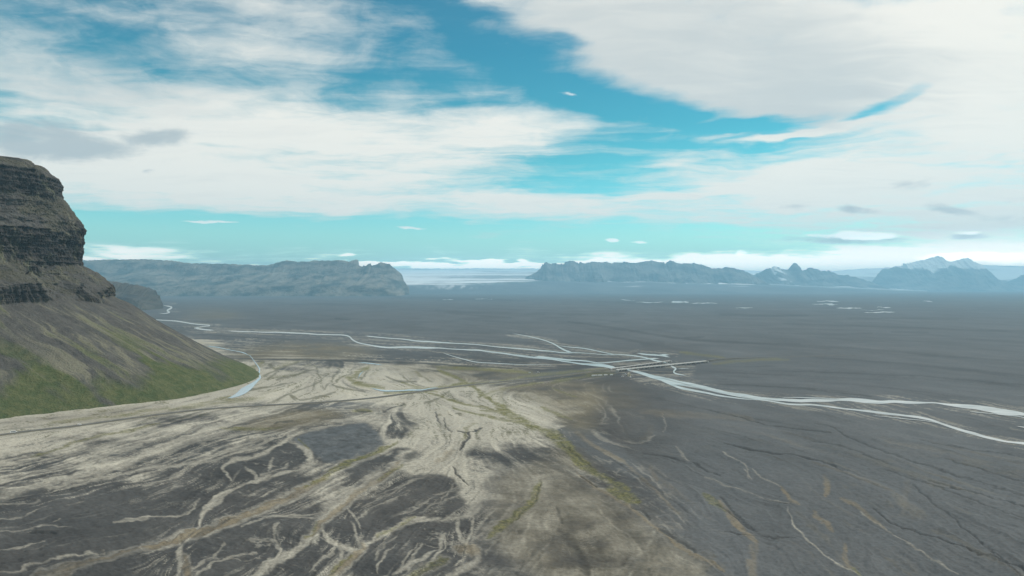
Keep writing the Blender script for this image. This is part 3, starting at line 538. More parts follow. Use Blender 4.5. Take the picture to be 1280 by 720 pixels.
# rivers: px, py, thickness in px
RIV = [
 ('river', 'silvery meltwater river widening past the bridges and sweeping to the right edge', [(770, 459.5, 2.0), (782, 463, 3.4), (800, 467.5, 5.5), (815, 472, 6.5), (839, 476.5, 5), (865, 483, 4.5), (897, 490, 4.2), (925, 495, 4), (955, 498.6, 4.2), (994, 501, 3.4), (1035, 500.8, 3.6), (1072, 500.6, 4.0), (1130, 502, 3.6), (1189, 507, 4.4), (1228, 511, 6), (1280, 519.5, 8), (1400, 541, 11), (1560, 580, 16)]),
 ('river', 'thinner lower branch of the silver river curving down to the right edge', [(822, 474, 1.5), (838, 480, 3.4), (862, 487.5, 2.8), (889, 494.5, 2.4), (928, 499.8, 2.2), (960, 502.5, 2.0), (994, 505, 2.6), (1041, 510.3, 2.6), (1080, 514.8, 3.4), (1120, 518, 2.4), (1150, 521, 3.2), (1173, 529, 2.8), (1208, 540, 3.4), (1247, 549.5, 3.6), (1280, 555, 3.6), (1400, 578, 4.5), (1560, 610, 6)]),
 ('river', 'bright braided river strand crossing the plain just behind the tan flats', [(285, 413.8, .9), (340, 415, 1.3), (400, 418, 1.5), (436, 420.3, 1.8), (440, 425, 2.8), (452, 429, 1.8), (470, 432.2, 1.8), (500, 434, 1.6), (560, 436, 1.7), (620, 440, 1.8), (670, 446, 2.2), (700, 450, 2.2), (735, 455.5, 3), (752, 458, 3.6), (772, 460, 2.5)]),
 ('river', 'upper thin strand of the braided river running towards the bridges', [(456, 420.5, 1.1), (500, 423, 1.4), (530, 427, 1.7), (590, 431, 1.3), (650, 435, 1.1), (700, 440, 1.4), (740, 442, 1.1), (785, 444, 1.2), (803, 447, 1.8), (815, 449, 2.2), (826, 451, 1.6), (838, 454.5, 1.4)]),
 ('river', 'zigzag silver creek dropping into the upper river strand', [(640, 417, .5), (665, 421.5, .9), (690, 428.2, 1.1), (703, 436.5, 2.2), (716, 440, 1.2)]),
 ('river', 'faint oblique creek joining between the two strands and the moss', [(553, 441, .7), (575, 447.5, 1.1), (600, 454, .8), (690, 456.8, .8)]),
 ('river', 'looping river arm between the braided strand and the bridges', [(668, 446, 1.4), (700, 448.5, 1.6), (735, 452.2, 1.8), (752, 455, 1.6), (775, 452.2, 1.1), (800, 450.5, 1.4), (824, 448.6, 1.4)]),
 ('river', 'short bright creek above the far bridge end', [(796, 441.6, 1.1), (812, 443.8, 1.6), (828, 445.4, 1.2), (822, 443, .8), (836, 443.3, 1.2)][:3] + [(838, 447.5, 1.0)]),
 ('river', 'small silver pool left of the far bridge abutment', [(824, 442.2, 1.0), (832, 443.2, 1.6), (838, 443.4, .8)]),
 ('river', 'crooked side stream leaving the bridge towards the lower right', [(836, 454.5, 1.4), (842, 458, 2.2), (847, 461, 2.0), (841, 465, 1.8), (846, 468.5, 1.5), (858, 470.5, .8)]),
 ('river', 'tiny straight side stream right of the crooked one', [(846, 461.5, .8), (862, 461, .9)]),
 ('river', 'distant bright river bend beside the far dark headland', [(198, 391.5, .7), (206, 392.5, 1.2), (214, 390.5, 1.8), (208, 388.5, 2.2), (213, 386, 2.0), (216, 383.8, 1.3), (204, 381.8, .8)]),
 ('river', 'distant silver meander on the plain beyond the grassy slope', [(190, 399, .6), (205, 400, .9), (228, 403.2, 1.3), (250, 406, 1.6), (266, 406.9, 1.8), (252, 408.2, 1.0), (240, 410, 2.0), (250, 412, 1.6), (268, 413, .8)]),
 ('stream', 'pale blue stream pooling at the foot of the grassy slope', [(314, 446, .8), (310, 442.5, 1.0), (320, 455, 1.4), (325, 462, 2.2), (323, 468, 3.2), (326, 472, 3.6), (319, 477, 5), (310, 484, 9), (302, 489, 8), (296, 493, 4), (284, 498, 1.2)]),
 ('stream', 'small white stream threads above the pool at the slope foot', [(258, 432.5, 1.0), (272, 434, .9), (290, 438, .7), (303, 440.5, 1.3), (312, 444.5, 1.2)]),
 ('stream', 'light blue stream under the mossy bend on the pale flats', [(463, 486.2, 1.2), (470, 488.2, 2.2), (482, 489.8, 2.6), (500, 489, 1.4), (515, 487, 2.2), (535, 485.6, 2.0), (549, 484.6, 1.4)]),
 ('stream', 'small blue stream behind the mossy bend', [(447, 453.6, .7), (460, 454, 1.3), (474, 456.5, 1.5), (480, 457.2, .7)]),
 ('stream', 'tiny whitish brook inside the mossy bend', [(455, 462.5, 1.2), (449, 468, 1.6), (447, 474, 1.2)]),
 ('river', 'thin strand splitting off the braided strand halfway to the bridges', [(590, 437.5, .6), (620, 441, .8), (650, 444.6, .9), (680, 449.5, 1.1), (705, 452.6, .9), (735, 456.8, 1.4)]),
 ('river', 'hairline side channel above the upper strand near the bridges', [(700, 433, .5), (730, 436, .9), (752, 440.5, .8), (770, 443.6, .8)]),
 ('river', 'thin inner channel cutting the gravel bar of the main river', [(826, 471.5, .9), (850, 477.5, 1.3), (872, 484, 1.2), (900, 491.5, 1.1), (925, 497, 1.3), (945, 499.5, 1.0)]),
 ('river', 'faint shallow side channel above the main river', [(975, 497, .5), (1000, 497.6, .8), (1030, 498.6, .8), (1050, 499.6, .6)]),
 ('river', 'faint shallow side channel below the lower branch', [(1090, 520, .5), (1125, 523.5, 1.0), (1155, 527, .9), (1172, 530, .7)]),
 ('river', 'sliver of water above the right edge of the lower river', [(1270, 533, .8), (1290, 536, 1.6), (1340, 543, 1.2)]),
 ('river', 'narrow sandbar channel under the main river near the right edge', [(1212, 514.5, .7), (1235, 517, 1.0), (1262, 520.5, 1.2), (1285, 524.5, 1.2)]),
]
LAK = [(812, 378, 34, 1.0), (850, 377.8, 22, 2.6), (880, 379, 34, 1.0), (930, 384.6, 22, .9), (1035, 376.5, 28, 1.3), (1028, 380, 26, 1.2), (1040, 381, 14, 1.4), (1062, 385.5, 34, 1.6), (1105, 384.6, 18, 1.2), (1100, 391, 40, 1.4), (1160, 377, 12, .9),
       (605, 374.4, 22, 1.0), (560, 374.6, 14, .7), (1090, 388, 30, .8), (785, 375.4, 18, .8)]
# relief of the plain
relief = (L3 * .35 * (1 - .8 * hump) + L2 * .4 * (1 - .7 * hump) + L1 * .05 + nm * 1.5) * ss(fs, 90, 260) * (.5 + cov) * 1.0 + n1 * .8 * ss(fs, 60, 200) - 1.6 * Lm['D'] * ss(fs, 90, 200)
rm = np.zeros(px.shape)
for _, _, pts in RIV:
    for a, b in zip(pts[:-1], pts[1:]):
        m = 30; x0, x1 = sorted((a[0], b[0])); y0, y1 = sorted((a[1], b[1]))
        c0, c1 = [int(np.clip((v - X0) / 1.2, 0, NC)) for v in (x0 - m, x1 + m)]; q0, q1 = [int(np.clip((v - Y0) / RS, 0, len(ROWS))) for v in (y0 - m, y1 + m)]
        if c1 <= c0 or q1 <= q0: continue
        sl = (slice(q0, q1), slice(c0, c1)); e = np.array([b[0] - a[0], b[1] - a[1]]); gx, gy = px[sl], py[sl]
        t = np.clip(((gx - a[0]) * e[0] + (gy - a[1]) * e[1]) / (e @ e + 1e-9), 0, 1)
        dd = np.hypot((gx - a[0] - t * e[0]) * .5, gy - a[1] - t * e[1]); rm[sl] = np.maximum(rm[sl], 1 - ss(dd, a[2] + 1, a[2] + 8))
relief = relief * 1.1 * (1 - rm)
silt = np.maximum(silt, .42 * ss(rm, .45, .95) * ss(L2 + L1 * .5 + .4 * nf1, .0, 1.6) * ss(px, 180, 260))
road_px = [(-260, 585), (-120, 562), (-60, 553), (19, 541.2), (60, 536.5), (97, 532.6), (160, 523.5), (240, 513), (300, 508.5), (410, 503), (470, 497.5), (520, 490.5), (560, 484.5), (600, 480), (650, 475.2), (700, 470.3), (740, 465.4), (764, 462.0)]
for a, b in zip(road_px[:-1], road_px[1:]):
    e = np.array([b[0] - a[0], b[1] - a[1]]); t = np.clip(((px - a[0]) * e[0] + (py - a[1]) * e[1]) / (e @ e), 0, 1)
    dd = np.hypot((px - a[0] - t * e[0]) * .3, py - a[1] - t * e[1]); relief = relief * ss(dd, 2, 9)

# assemble one sheet: side columns, near rows and rows behind the drone
nR = len(ROWS); full = lambda a: np.concatenate([np.repeat(a[:, :1], 5, 1), a, np.repeat(a[:, -1:], 5, 1)], 1)
Dr = F * H / (ROWS - HY); colr = (COLS - 640) / F
GX = colr[None] * Dr[:, None]; GY = np.repeat(Dr[:, None], len(COLS), 1); GZ = full(relief)
GZ[:, :5] = 0; GZ[:, -5:] = 0
extra = np.array([300, 150, 0, -400, -1500, -6000, -20000.]); dn = Dr[-1]
EX = colr[None] * np.array([dn] * 3 + [dn * 1.5, dn * 3, dn * 10, dn * 20])[:, None]; EY = np.repeat(extra[:, None], len(COLS), 1)
far = np.array([95000.]); FXx = colr[None] * far[:, None]; FY = np.repeat(far[:, None], len(COLS), 1)
GX = np.concatenate([FXx, GX, EX]); GY = np.concatenate([FY, GY, EY]); GZ = np.concatenate([np.zeros(FXx.shape), GZ, np.zeros(EX.shape)])
pad = lambda a: np.concatenate([full(a)[:1], full(a), np.repeat(full(a)[-1:], len(extra), 0)])
A1 = pack(*[pad(v.astype(np.float32)) for v in (silt, ochre, moss, dark)])
A2 = pack(*[pad(v.astype(np.float32)) for v in (cool_grey, tan_, np.clip(.5 + L1 * .13, 0, 1), np.clip(.5 + L3 * .13, 0, 1))])

gm, n, b = material('sand_plain')
a1 = n.seprgb(n.attr('mix')); a1a = n.attr('mix', 'Alpha'); a2 = n.seprgb(n.attr('cool_mix')); a2a = n.attr('cool_mix', 'Alpha')
tcg = n.add('ShaderNodeTexCoord').outputs['Object']
fine = n.noise(tcg, .22, 5, .65); mid = n.noise(tcg, .012, 5, .6); big = n.noise(n.mapping(tcg, scale=(.3, 1, 1)), .0011, 5, .6)
col = n.mix(n.mapr(mid, .35, .65), (.058, .056, .053), (.082, .078, .072))
col = n.mix(n.mapr(big, .38, .62), n.mix(1.0, col, (.84, .9, .96), 'MULTIPLY'), col)
col = n.mix(a2[0], col, (.108, .118, .124))
col = n.mix(n.math('MULTIPLY', a2[1], .9), col, (.165, .145, .098))
siltc = n.mix(n.mapr(fine, .3, .7), (.335, .32, .265), (.41, .39, .325))
siltc = n.mix(n.mapr(a2[2], .25, .75), n.mix(1.0, siltc, (.93, .93, .94), 'MULTIPLY'), siltc)
col = n.mix(a1[0], col, siltc)
col = n.mix(n.math('MULTIPLY', a1[1], .85), col, (.195, .163, .108))
col = n.mix(n.math('MULTIPLY', a1[2], .95), col, n.mix(n.mapr(fine, .35, .65), (.095, .098, .038), (.175, .165, .068)))
col = n.mix(n.math('MULTIPLY', a1a, .8), col, (.033, .034, .033))
lm = n.mapr(a2[2], .1, .9, 0.93, 1.07, smooth=False); lb = n.mapr(a2a, .1, .9, .90, 1.10, smooth=False); ff = n.mapr(fine, .25, .75, .86, 1.14)
patchy = n.mapr(n.noise(n.mapping(tcg, rot=(0, 0, .5), scale=(1, .45, 1)), .004, 6, .62), .3, .7, .88, 1.12)
mul = n.math('MULTIPLY', n.math('MULTIPLY', n.math('MULTIPLY', lm, lb), ff), patchy)
col = n.vm('MULTIPLY', col, n.comb(mul, mul, mul))
n.put(b.inputs['Base Color'], col); b.inputs['Roughness'].default_value = .95
bump(n, b, n.math('ADD', n.math('MULTIPLY', fine, .5), n.math('MULTIPLY', mid, 1.5)), .3, 1.0)
g = grid_mesh('ground', GX, GY, GZ, gm, {'mix': A1, 'cool_mix': A2}); tag(g, kind='structure')
if g.data.polygons[1000].normal.z < 0: g.data.flip_normals()

# ------------------------------------------------------------------ water
wm_, n, b = material('silty_water')
tcw = n.add('ShaderNodeTexCoord').outputs['Object']
wnz = n.mapr(n.noise(n.mapping(tcw, scale=(.35, 1, 1)), .03, 5, .65), .35, .65)
n.put(b.inputs['Base Color'], n.mix(wnz, (.30, .315, .305), (.48, .49, .475))); b.inputs['Roughness'].default_value = .28; b.inputs['Specular IOR Level'].default_value = .5
bump(n, b, n.noise(tcw, .6, 3, .6), .25, .12)
bm_, n, b = material('clear_stream'); n.put(b.inputs['Base Color'], (.30, .38, .43)); b.inputs['Roughness'].default_value = .2; b.inputs['Specular IOR Level'].default_value = .5
bump(n, b, n.noise(n.add('ShaderNodeTexCoord').outputs['Object'], .6, 3, .6), .25, .1)
def chaik(p, k=3):
    for _ in range(k):
        q = [p[0]]
        for i in range(len(p) - 1): q += [p[i] * .75 + p[i + 1] * .25, p[i] * .25 + p[i + 1] * .75]
        q.append(p[-1]); p = np.array(q)
    return p
def ribbon(name, pts, mat, z, seed):
    p = chaik(np.array(pts, float))
    # resample
    L = np.r_[0, np.cumsum(np.hypot(*np.diff(p[:, :2], axis=0).T))]; m = max(8, int(L[-1] / .9)); t = np.linspace(0, L[-1], m)
    p = np.stack([np.interp(t, L, p[:, i]) for i in range(3)], 1)
    tx = np.gradient(p[:, 0]); ty = np.gradient(p[:, 1]); l = np.hypot(tx, ty) + 1e-9; nx, ny = -ty / l, tx / l
    k = np.arange(m); wob = fbm(t / 40, k * 0 + seed, seed, 4, .45); wo2_ = fbm(t / 40, k * 0 + seed + 50, seed + 5, 3, .4)
    ends = np.clip(np.minimum(k, m - 1 - k) / 6, .12, 1)
    w1 = p[:, 2] * .43 * np.clip(1 + .40 * wob, .3, 1.8) * ends; w2 = p[:, 2] * .43 * np.clip(1 + .40 * wo2_, .3, 1.8) * ends
    off = fbm(t / 34, k * 0 + seed + 9, seed + 2, 2) * .45 * np.minimum(p[:, 2], 2)
    xx = p[:, 0] + nx * off; yy = p[:, 1] + ny * off
    rows = []
    for u in (-1, -.33, .33, 1):
        w = w1 if u < 0 else w2
        gx, gy = ground_pt(xx + nx * u * w, yy + ny * u * w); rows.append((gx, gy))
    X = np.array([r[0] for r in rows]).T; Y = np.array([r[1] for r in rows]).T
    o = grid_mesh(name, X, Y, np.full(X.shape, z), mat)
    if o.data.polygons[0].normal.z < 0: o.data.flip_normals()
    return o
for i, (nm, lab, pts) in enumerate(RIV):
    o = ribbon(nm, pts, bm_ if nm == 'stream' else wm_, .35 + .03 * i, i * 3 + 1); tag(o, lab, 'river' if nm == 'river' else 'stream', kind='structure')
for i, (cx_, cy_, w, h) in enumerate(LAK):
    t = np.linspace(-1, 1, 60); half = h / 2 * np.sqrt(np.clip(1 - t * t, 0, 1)) * (1 + .5 * fbm(t * 3, t * 0 + i, i + 3, 3)).clip(.05, 2) + .02
    sk = .45 * fbm(t * 1.5, t * 0 + i, i + 60, 2)
    rows = [ground_pt(cx_ + t * w * .5, cy_ + sk + u * half * .6) for u in (-1, 0, 1)]
    X = np.array([r[0] for r in rows]).T; Y = np.array([r[1] for r in rows]).T
    o = grid_mesh('lake', X, Y, np.full(X.shape, 1.0 + .2 * i), wm_)
    if o.data.polygons[0].normal.z < 0: o.data.flip_normals()
    tag(o, None, None, 'glacial pools in front of the far moraine', 'structure')

# ------------------------------------------------------------------ the great cliff headland on the left
FT = [(-1500, 300), (-1200, 820), (-964, 1285), (-811, 1441), (-737, 1534), (-694, 1692), (-692, 1830), (-731, 1974), (-850, 2150), (-1150, 2500), (-1750, 3300), (-2800, 4500)]
CB = [(-1900, 520), (-1600, 1020), (-1330, 1420), (-1215, 1560), (-1165, 1650), (-1125, 1760), (-1118, 1850), (-1143, 1950), (-1210, 2060), (-1480, 2350), (-2150, 3150), (-3200, 4300)]
TP = [(-2250, 760), (-1900, 1180), (-1600, 1560), (-1500, 1690), (-1440, 1760), (-1385, 1840), (-1352, 1900), (-1360, 1960), (-1410, 2050), (-1650, 2280), (-2400, 3050), (-3450, 4150)]
def catmull(P, t):
    P = np.array(P, float); nP = len(P); i = np.clip(t.astype(int), 0, nP - 2); u = (t - i)[:, None]
    p0 = P[np.clip(i - 1, 0, nP - 1)]; p1 = P[i]; p2 = P[i + 1]; p3 = P[np.clip(i + 2, 0, nP - 1)]
    return .5 * ((2 * p1) + (-p0 + p2) * u + (2 * p0 - 5 * p1 + 4 * p2 - p3) * u ** 2 + (-p0 + 3 * p1 - 3 * p2 + p3) * u ** 3)
ts = np.concatenate([np.linspace(0, 1.4, 60, endpoint=False), np.linspace(1.4, 8.2, 1000, endpoint=False), np.linspace(8.2, 11, 80)])
cf, cb, tp = catmull(FT, ts), catmull(CB, ts), catmull(TP, ts)
mid_arc = np.r_[0, np.cumsum(np.hypot(*np.diff((cf + cb + tp) / 3, axis=0).T))]
nose = [(-6, -.03), (0, 0), (8, .025), (21, .085), (44, .22), (90, .44), (143, .67), (200, .89), (222, 1.0), (257, 1.02), (270, 1.10), (285, 1.20), (309, 1.43), (325, 1.46), (370, 1.44), (417, 1.40), (440, 1.44), (469, 1.55), (501, 1.66), (508, 1.70), (561, 1.77), (580, 1.90), (597, 2.0), (606, 2.2), (618, 2.6), (628, 3.2)]
face = [(-6, -.03), (0, 0), (8, .04), (30, .14), (90, .42), (140, .64), (185, .86), (208, .98), (248, 1.03), (262, 1.16), (300, 1.34), (318, 1.38), (392, 1.42), (404, 1.52), (455, 1.70), (478, 1.76), (484, 1.78), (556, 1.82), (566, 1.92), (578, 1.95), (600, 2.05), (608, 2.25), (618, 2.6), (630, 3.2)]
def resamp(P, n):
    P = np.array(P, float); q = P.copy(); q[:, 1] *= 300; L = np.r_[0, np.cumsum(np.hypot(*np.diff(q, axis=0).T))]; t = np.linspace(0, 1, n) * L[-1]
    return np.interp(t, L, P[:, 0]), np.interp(t, L, P[:, 1])
# blend by height so the strata keep their level round the nose
zz = np.concatenate([np.linspace(-6, 205, 190, endpoint=False), np.linspace(205, 605, 300, endpoint=False), np.linspace(605, 630, 20)])
zf, of = np.array(face).T; zn, on = np.array(nose).T
o_f = np.interp(zz, zf, of); o_n = np.interp(zz, zn, on)
wn_ = np.exp(-((ts - 7.2) / 1.0) ** 2); wn_ = np.maximum(wn_, ss(ts, 6.6, 7.2))
Sg, Zg = np.meshgrid(mid_arc, zz); Wn = np.repeat(wn_[None], len(zz), 0)
# strata undulate a little
und = fbm(Sg / 200, Zg / 300, 12, 4) * 17
Of_f = np.interp(Zg + und * ss(Zg, 150, 260) * (1 - ss(Zg, 585, 610)), zf, of); lin = np.interp(Zg, [-6, 200, 310, 330], [-.03, .94, 1.40, 1.45]); brk = ss(fbm(Sg / 90, Zg / 90, 15, 3), -.1, .8) * ss(Zg, 195, 215) * (1 - ss(Zg, 285, 310))
lin2 = np.interp(Zg, [300, 320, 480, 500, 620], [1.36, 1.42, 1.72, 1.76, 2.3]); brk2 = .55 * ss(fbm(Sg / 110, Zg / 70, 19, 3), .1, 1.0) * ss(Zg, 325, 345) * (1 - ss(Zg, 455, 475))
Of_f = Of_f * (1 - brk) + lin * brk; Of_f = Of_f * (1 - brk2) + lin2 * brk2
Of = Of_f * (1 - Wn) + np.repeat(o_n[:, None], len(ts), 1) * Wn
cfb, cbb, tpb = [np.repeat(a[None], len(zz), 0) for a in (cf, cb, tp)]
u1 = np.clip(Of, -.1, 1)[..., None]; u2 = np.clip(Of - 1, 0, 3)[..., None]
P = cfb + (cbb - cfb) * u1 + (tpb - cbb) * u2
outd = cf - tp; outd /= np.hypot(*outd.T)[:, None] ; OD = np.repeat(outd[None], len(zz), 0)
slope = np.gradient(Of, axis=0) / np.gradient(Zg, axis=0)      # small = cliff
cliff = blur(ss(-slope, -.0035, -.0016) * ss(Zg, 195, 215) * (1 - ss(Zg, 600, 612)), 2, 2)
rib = ridged(Sg / 38, Zg / 420, 21, 5, .62) - .6
rib2 = fbm(Sg / 8, Zg / 60, 25, 3, .6)
strata = fbm(Sg / 500, Zg / 9, 33, 3, .7)
broad = fbm(Sg / 130, Zg / 160, 41, 3)
hg = ss(Zg, 195, 240)
disp = cliff * (rib * 34 + rib2 * 6 * (.4 + .6 * ss(fbm(Sg / 120, Zg / 80, 26, 2), -.4, .4))) + hg * (strata * (1.6 + 1.8 * cliff) + broad * 11 + fbm(Sg / 22, Zg / 16, 57, 4, .65) * 4.5)
gull = ridged(Sg / 55 + .2 * vn(Sg / 90, Zg / 70, 3), Zg / 420, 61, 4, .55) - .62
tal = (1 - hg) * ss(Zg, 6, 60)
disp = disp + tal * (gull * 15 + fbm(Sg / 14, Zg / 90, 67, 3) * 1.6)
fade_n = 1 - .45 * Wn * hg
disp = disp * fade_n
edge_z = fbm(Sg / 60, Sg * 0 + 9, 77, 4) * 6 * ss(Zg, 560, 600)
MX = P[..., 0] + OD[..., 0] * disp; MY = P[..., 1] + OD[..., 1] * disp; MZ = Zg + edge_z + hg * (1 - cliff) * fbm(Sg / 20, Zg / 12, 83, 3) * 2.0
Sw = Sg + 14 * fbm(Sg / 90, Zg / 70, 97, 3)
st1 = fbm(Sw / 13, Zg / 55, 101, 5, .68); st2 = fbm(Sw / 48, Zg / 110, 107, 4, .6)
TS = np.repeat(ts[None], len(zz), 0)
def gb(t0, z0, st_, sz): return np.exp(-((TS - t0) / st_) ** 2 - ((Zg - z0) / sz) ** 2)
patch = fbm(Sg / 120, Zg / 60, 113, 4)
# photo: dark grey scree high, tan runs lower down, green skirt
green = (1 - ss(Zg, 30, 62 + 0 * Zg) ) * .95
green = np.clip(ss(patch * .5 - st2 * .6 + (60 - 26 * Wn - Zg) / 30.0, -.3, .9) + .75 * ss(-st2 + .5 * patch, .5, 1.3) * ss(170 - Zg, 0, 70), 0, 1) * (1 - ss(Zg, 150, 205))
tanr = ss(st1 * .75 + st2 * .45 + .15, .0, .9) * ss(Zg, 30, 75) * (1 - ss(Zg + patch * 25, 140, 215)) 
tanr = np.clip(tanr * .45 + ss(st1 * .5 + st2 * .3 + 1.3 * gb(2.95, 90, .28, 45) + .9 * gb(4.3, 110, .5, 50) + .5 * gb(5.4, 60, .6, 50), .15, 1.1) * .9, 0, 1) * ss(Zg, 22, 60)
green = np.clip(green + .75 * ss(gb(3.55, 95, .22, 45) + .9 * gb(4.6, 125, .25, 40) + .5 * gb(5.2, 70, .5, 40) + .45 * st1 + .35 * st2, .45, 1.5), 0, 1)
leftgrey = 1 - ss(mid_arc, *np.interp([2.6, 3.6], ts, mid_arc)); tanr = tanr * (1 - .65 * leftgrey[None] * ss(Zg, 70, 110))
ledge = hg * (1 - cliff) * ss(patch + fbm(Sg / 25, Zg / 9, 119, 3) * .6, -.5, .7)
mm, n, b = material('basalt_headland')
a1 = n.seprgb(n.attr('cover')); a1a = n.attr('cover', 'Alpha')
tco = n.add('ShaderNodeTexCoord').outputs['Object']
nz1 = n.noise(n.mapping(tco, scale=(1, 1, .35)), .05, 6, .65); nz2 = n.noise(n.mapping(tco, scale=(.2, .2, 2.2)), .06, 6, .6); nz3 = n.noise(tco, .25, 4, .65)
rock = n.mix(n.mapr(nz2, .35, .65), (.040, .039, .041), (.078, .072, .066)); rock = n.mix(n.mapr(nz1, .4, .66), rock, (.056, .050, .046))
scree = n.mix(n.mapr(nz1, .35, .65), (.074, .071, .068), (.105, .100, .090))
col = n.mix(a1a, scree, rock)
col = n.mix(n.math('MULTIPLY', a1[2], .85), col, n.mix(n.mapr(nz3, .35, .65), (.070, .068, .050), (.105, .098, .070)))
col = n.mix(n.math('MULTIPLY', a1[1], .9), col, n.mix(nz3, (.16, .156, .115), (.225, .215, .155)))
col = n.mix(n.math('MULTIPLY', a1[0], .92), col, n.mix(n.mapr(nz1, .35, .65), (.068, .092, .034), (.115, .125, .052)))
mu = n.mapr(nz3, .25, .75, .84, 1.16); col = n.vm('MULTIPLY', col, n.comb(mu, mu, mu))
n.put(b.inputs['Base Color'], col); bump(n, b, n.math('ADD', n.math('MULTIPLY', nz1, 2.0), nz3), 1.0, 4.5)
mo = grid_mesh('headland', MX, MY, MZ, mm, {'cover': pack(*[v.astype(np.float32) for v in (green, tanr, ledge, cliff * (1 - .35 * (1 - ss(Zg, 262, 285))))])})
tag(mo, 'huge layered basalt cliff with green skirted scree slope filling the left edge', 'mountain', kind='structure')
print('headland normal', mo.data.polygons[len(mo.data.polygons) // 2].normal)

# ------------------------------------------------------------------ far ranges
def far_mat(name, lo, hi_, snowc=(.75, .78, .8), rough_scale=.0012, bump_d=40):
    m, n, b = material(name); tcf = n.add('ShaderNodeTexCoord').outputs['Object']
    z = n.noise(n.mapping(tcf, scale=(1, .35, 2.5)), rough_scale, 6, .65); z2 = n.noise(tcf, rough_scale * 4, 5, .65)
    col = n.mix(n.mapr(z, .36, .64), lo, hi_); col = n.mix(n.mapr(z2, .5, .75, 0, .5), col, lo)
    sn = n.seprgb(n.attr('snow'))
    col = n.mix(sn[0], col, snowc); n.put(b.inputs['Base Color'], col); bump(n, b, z2, .9, bump_d)
    return m
def rangemesh(name, sil, Dr_, Df, depth_back, mat, snow_fn=None, jag=.5, prof=1.0, amp=.18, seed=1, step=.5, z0=-20, nw=70, front_fn=None, gsc=900):
    s = np.array(sil, float); u = np.arange(s[0, 0], s[-1, 0] + .01, step)
    yy = np.interp(u, s[:, 0], s[:, 1]) + jag * fbm(u / 3.2, u * 0 + seed, seed, 4, .6)
    Xr = (u - 640) / F * Dr_; zr = H + (HY - yy) * Dr_ / F
    w = np.concatenate([np.linspace(0, 1, nw), 1 + np.linspace(.05, 1, 16)]); Wg = np.repeat(w[:, None], len(u), 1)
    Y = np.where(Wg <= 1, Df + (Dr_ - Df) * Wg, Dr_ + (Wg - 1) * depth_back)
    if front_fn is not None: Y = np.where(Wg <= 1, front_fn(u)[None] + (Dr_ - front_fn(u)[None]) * Wg, Y)
    X = np.repeat(Xr[None], len(w), 0) * (1 + (Y / Dr_ - 1) * np.where(Wg > 1, 1.0, .35))
    up = np.where(Wg <= 1, prof(Wg) if callable(prof) else Wg ** prof, np.clip(1 - (Wg - 1) ** 1.5, 0, 1))
    nz = ridged(X / gsc + .3 * fbm(X / gsc, Y / gsc / 2, seed + 3, 2), Y / gsc / 2.6, seed + 9, 5, .55) - .62
    bell = np.sin(np.clip(Wg, 0, 1) * math.pi) ** .7
    bz = zr[None] * (up + amp * nz * bell * 2.2)
    e = np.clip(np.minimum(np.arange(len(u)), len(u) - 1 - np.arange(len(u))) / 6, 0, 1)
    Z = z0 + (bz - z0) * (.0 + 1 * e[None]) 
    Z = np.where(Wg < .001, z0, Z)
    snow = np.zeros(X.shape) if snow_fn is None else snow_fn(X, Y, Z, Wg, u[None] + 0 * X, nz)
    o = grid_mesh(name, X, Y, Z, mat, {'snow': pack(snow.astype(np.float32))})
    tag(o, None, 'mountain', kind='structure')
    if o.data.polygons[len(u) * 5].normal.z < 0: o.data.flip_normals()
    return o
ms = far_mat('heath_hills', (.035, .042, .036), (.22, .20, .165), rough_scale=.0022, bump_d=90)
# near dark headland beyond the slope
o = rangemesh('headland', [(20, 352), (90, 349), (140, 352), (165, 355), (178, 358), (187, 359.5), (192, 362), (195, 363), (197, 368), (200, 370), (201, 376), (203, 378), (204, 386), (206, 389)], 7700, 7000, 2500, far_mat('dark_headland', (.05, .052, .05), (.10, .095, .08), rough_scale=.006, bump_d=20),
              None, .5, lambda w: .22 * w + .5 * ss(w, .10, .30) + .28 * ss(w, .5, 1), .10, 5, .4, nw=90, gsc=260)
o['label'] = 'low dark headland ending in a small cliff behind the grassy slope'
o = rangemesh('hills', [(20, 322), (97, 325.5), (135, 324.5), (185, 324), (215, 326), (225, 327), (240, 329), (290, 330), (320, 331.5), (335, 331.5), (345, 329), (352, 326.5), (360, 325.5), (372, 327), (385, 326.5), (395, 325.5), (430, 325.3), (436, 327), (441, 325.2), (448, 325), (448.6, 331.5), (454.5, 333), (455.5, 331), (456.5, 333), (460, 330.3), (463, 329.5), (465, 333), (468, 331.5), (476, 327.5), (482, 329.5), (487, 329.5), (491, 334), (497, 338.5), (502, 342), (505, 351), (511, 359), (512, 366), (514, 370)], 21000, 17300, 6000, ms,
              lambda X, Y, Z, Wg, U, nz: 0 * X, .35, lambda w: .10 * w + .20 * ss(w, .0, .10) + .42 * w ** 1.05 + .28 * ss(w, .80, .97), .13, 11, .5, nw=160, gsc=900)
o['label'] = 'long hazy heath plateau with a notched peak at its right end'
mr = far_mat('far_peaks_rock', (.025, .032, .036), (.19, .18, .165), rough_scale=.0013, bump_d=120)
def sn_few(X, Y, Z, Wg, U, nz): return ss(fbm(X / 500, Y / 900, 201, 4) * .5 + (Z - 1250) / 700, .9, 1.1)
o = rangemesh('mountains', [(655, 347), (664, 344), (670, 340), (674, 337), (678, 331), (683, 328), (688, 329.5), (692, 328.8), (697, 331), (706, 329), (710, 327), (713, 326), (720, 327.5), (733, 328.5), (743, 327.8), (750, 328.5), (758, 326.3), (766, 329), (780, 327.6), (790, 328.5), (803, 328), (815, 325.2), (824, 328), (832, 328.3), (838, 325.4), (846, 328), (853, 329.5), (862, 328.5), (876, 331), (885, 334), (897, 335.5), (907, 334.5), (918, 335.5), (928, 338), (940, 343), (952, 350), (958, 356)], 33000, 29500, 7000, mr, sn_few, .8, 1.15, .26, 23, .4, gsc=1400)
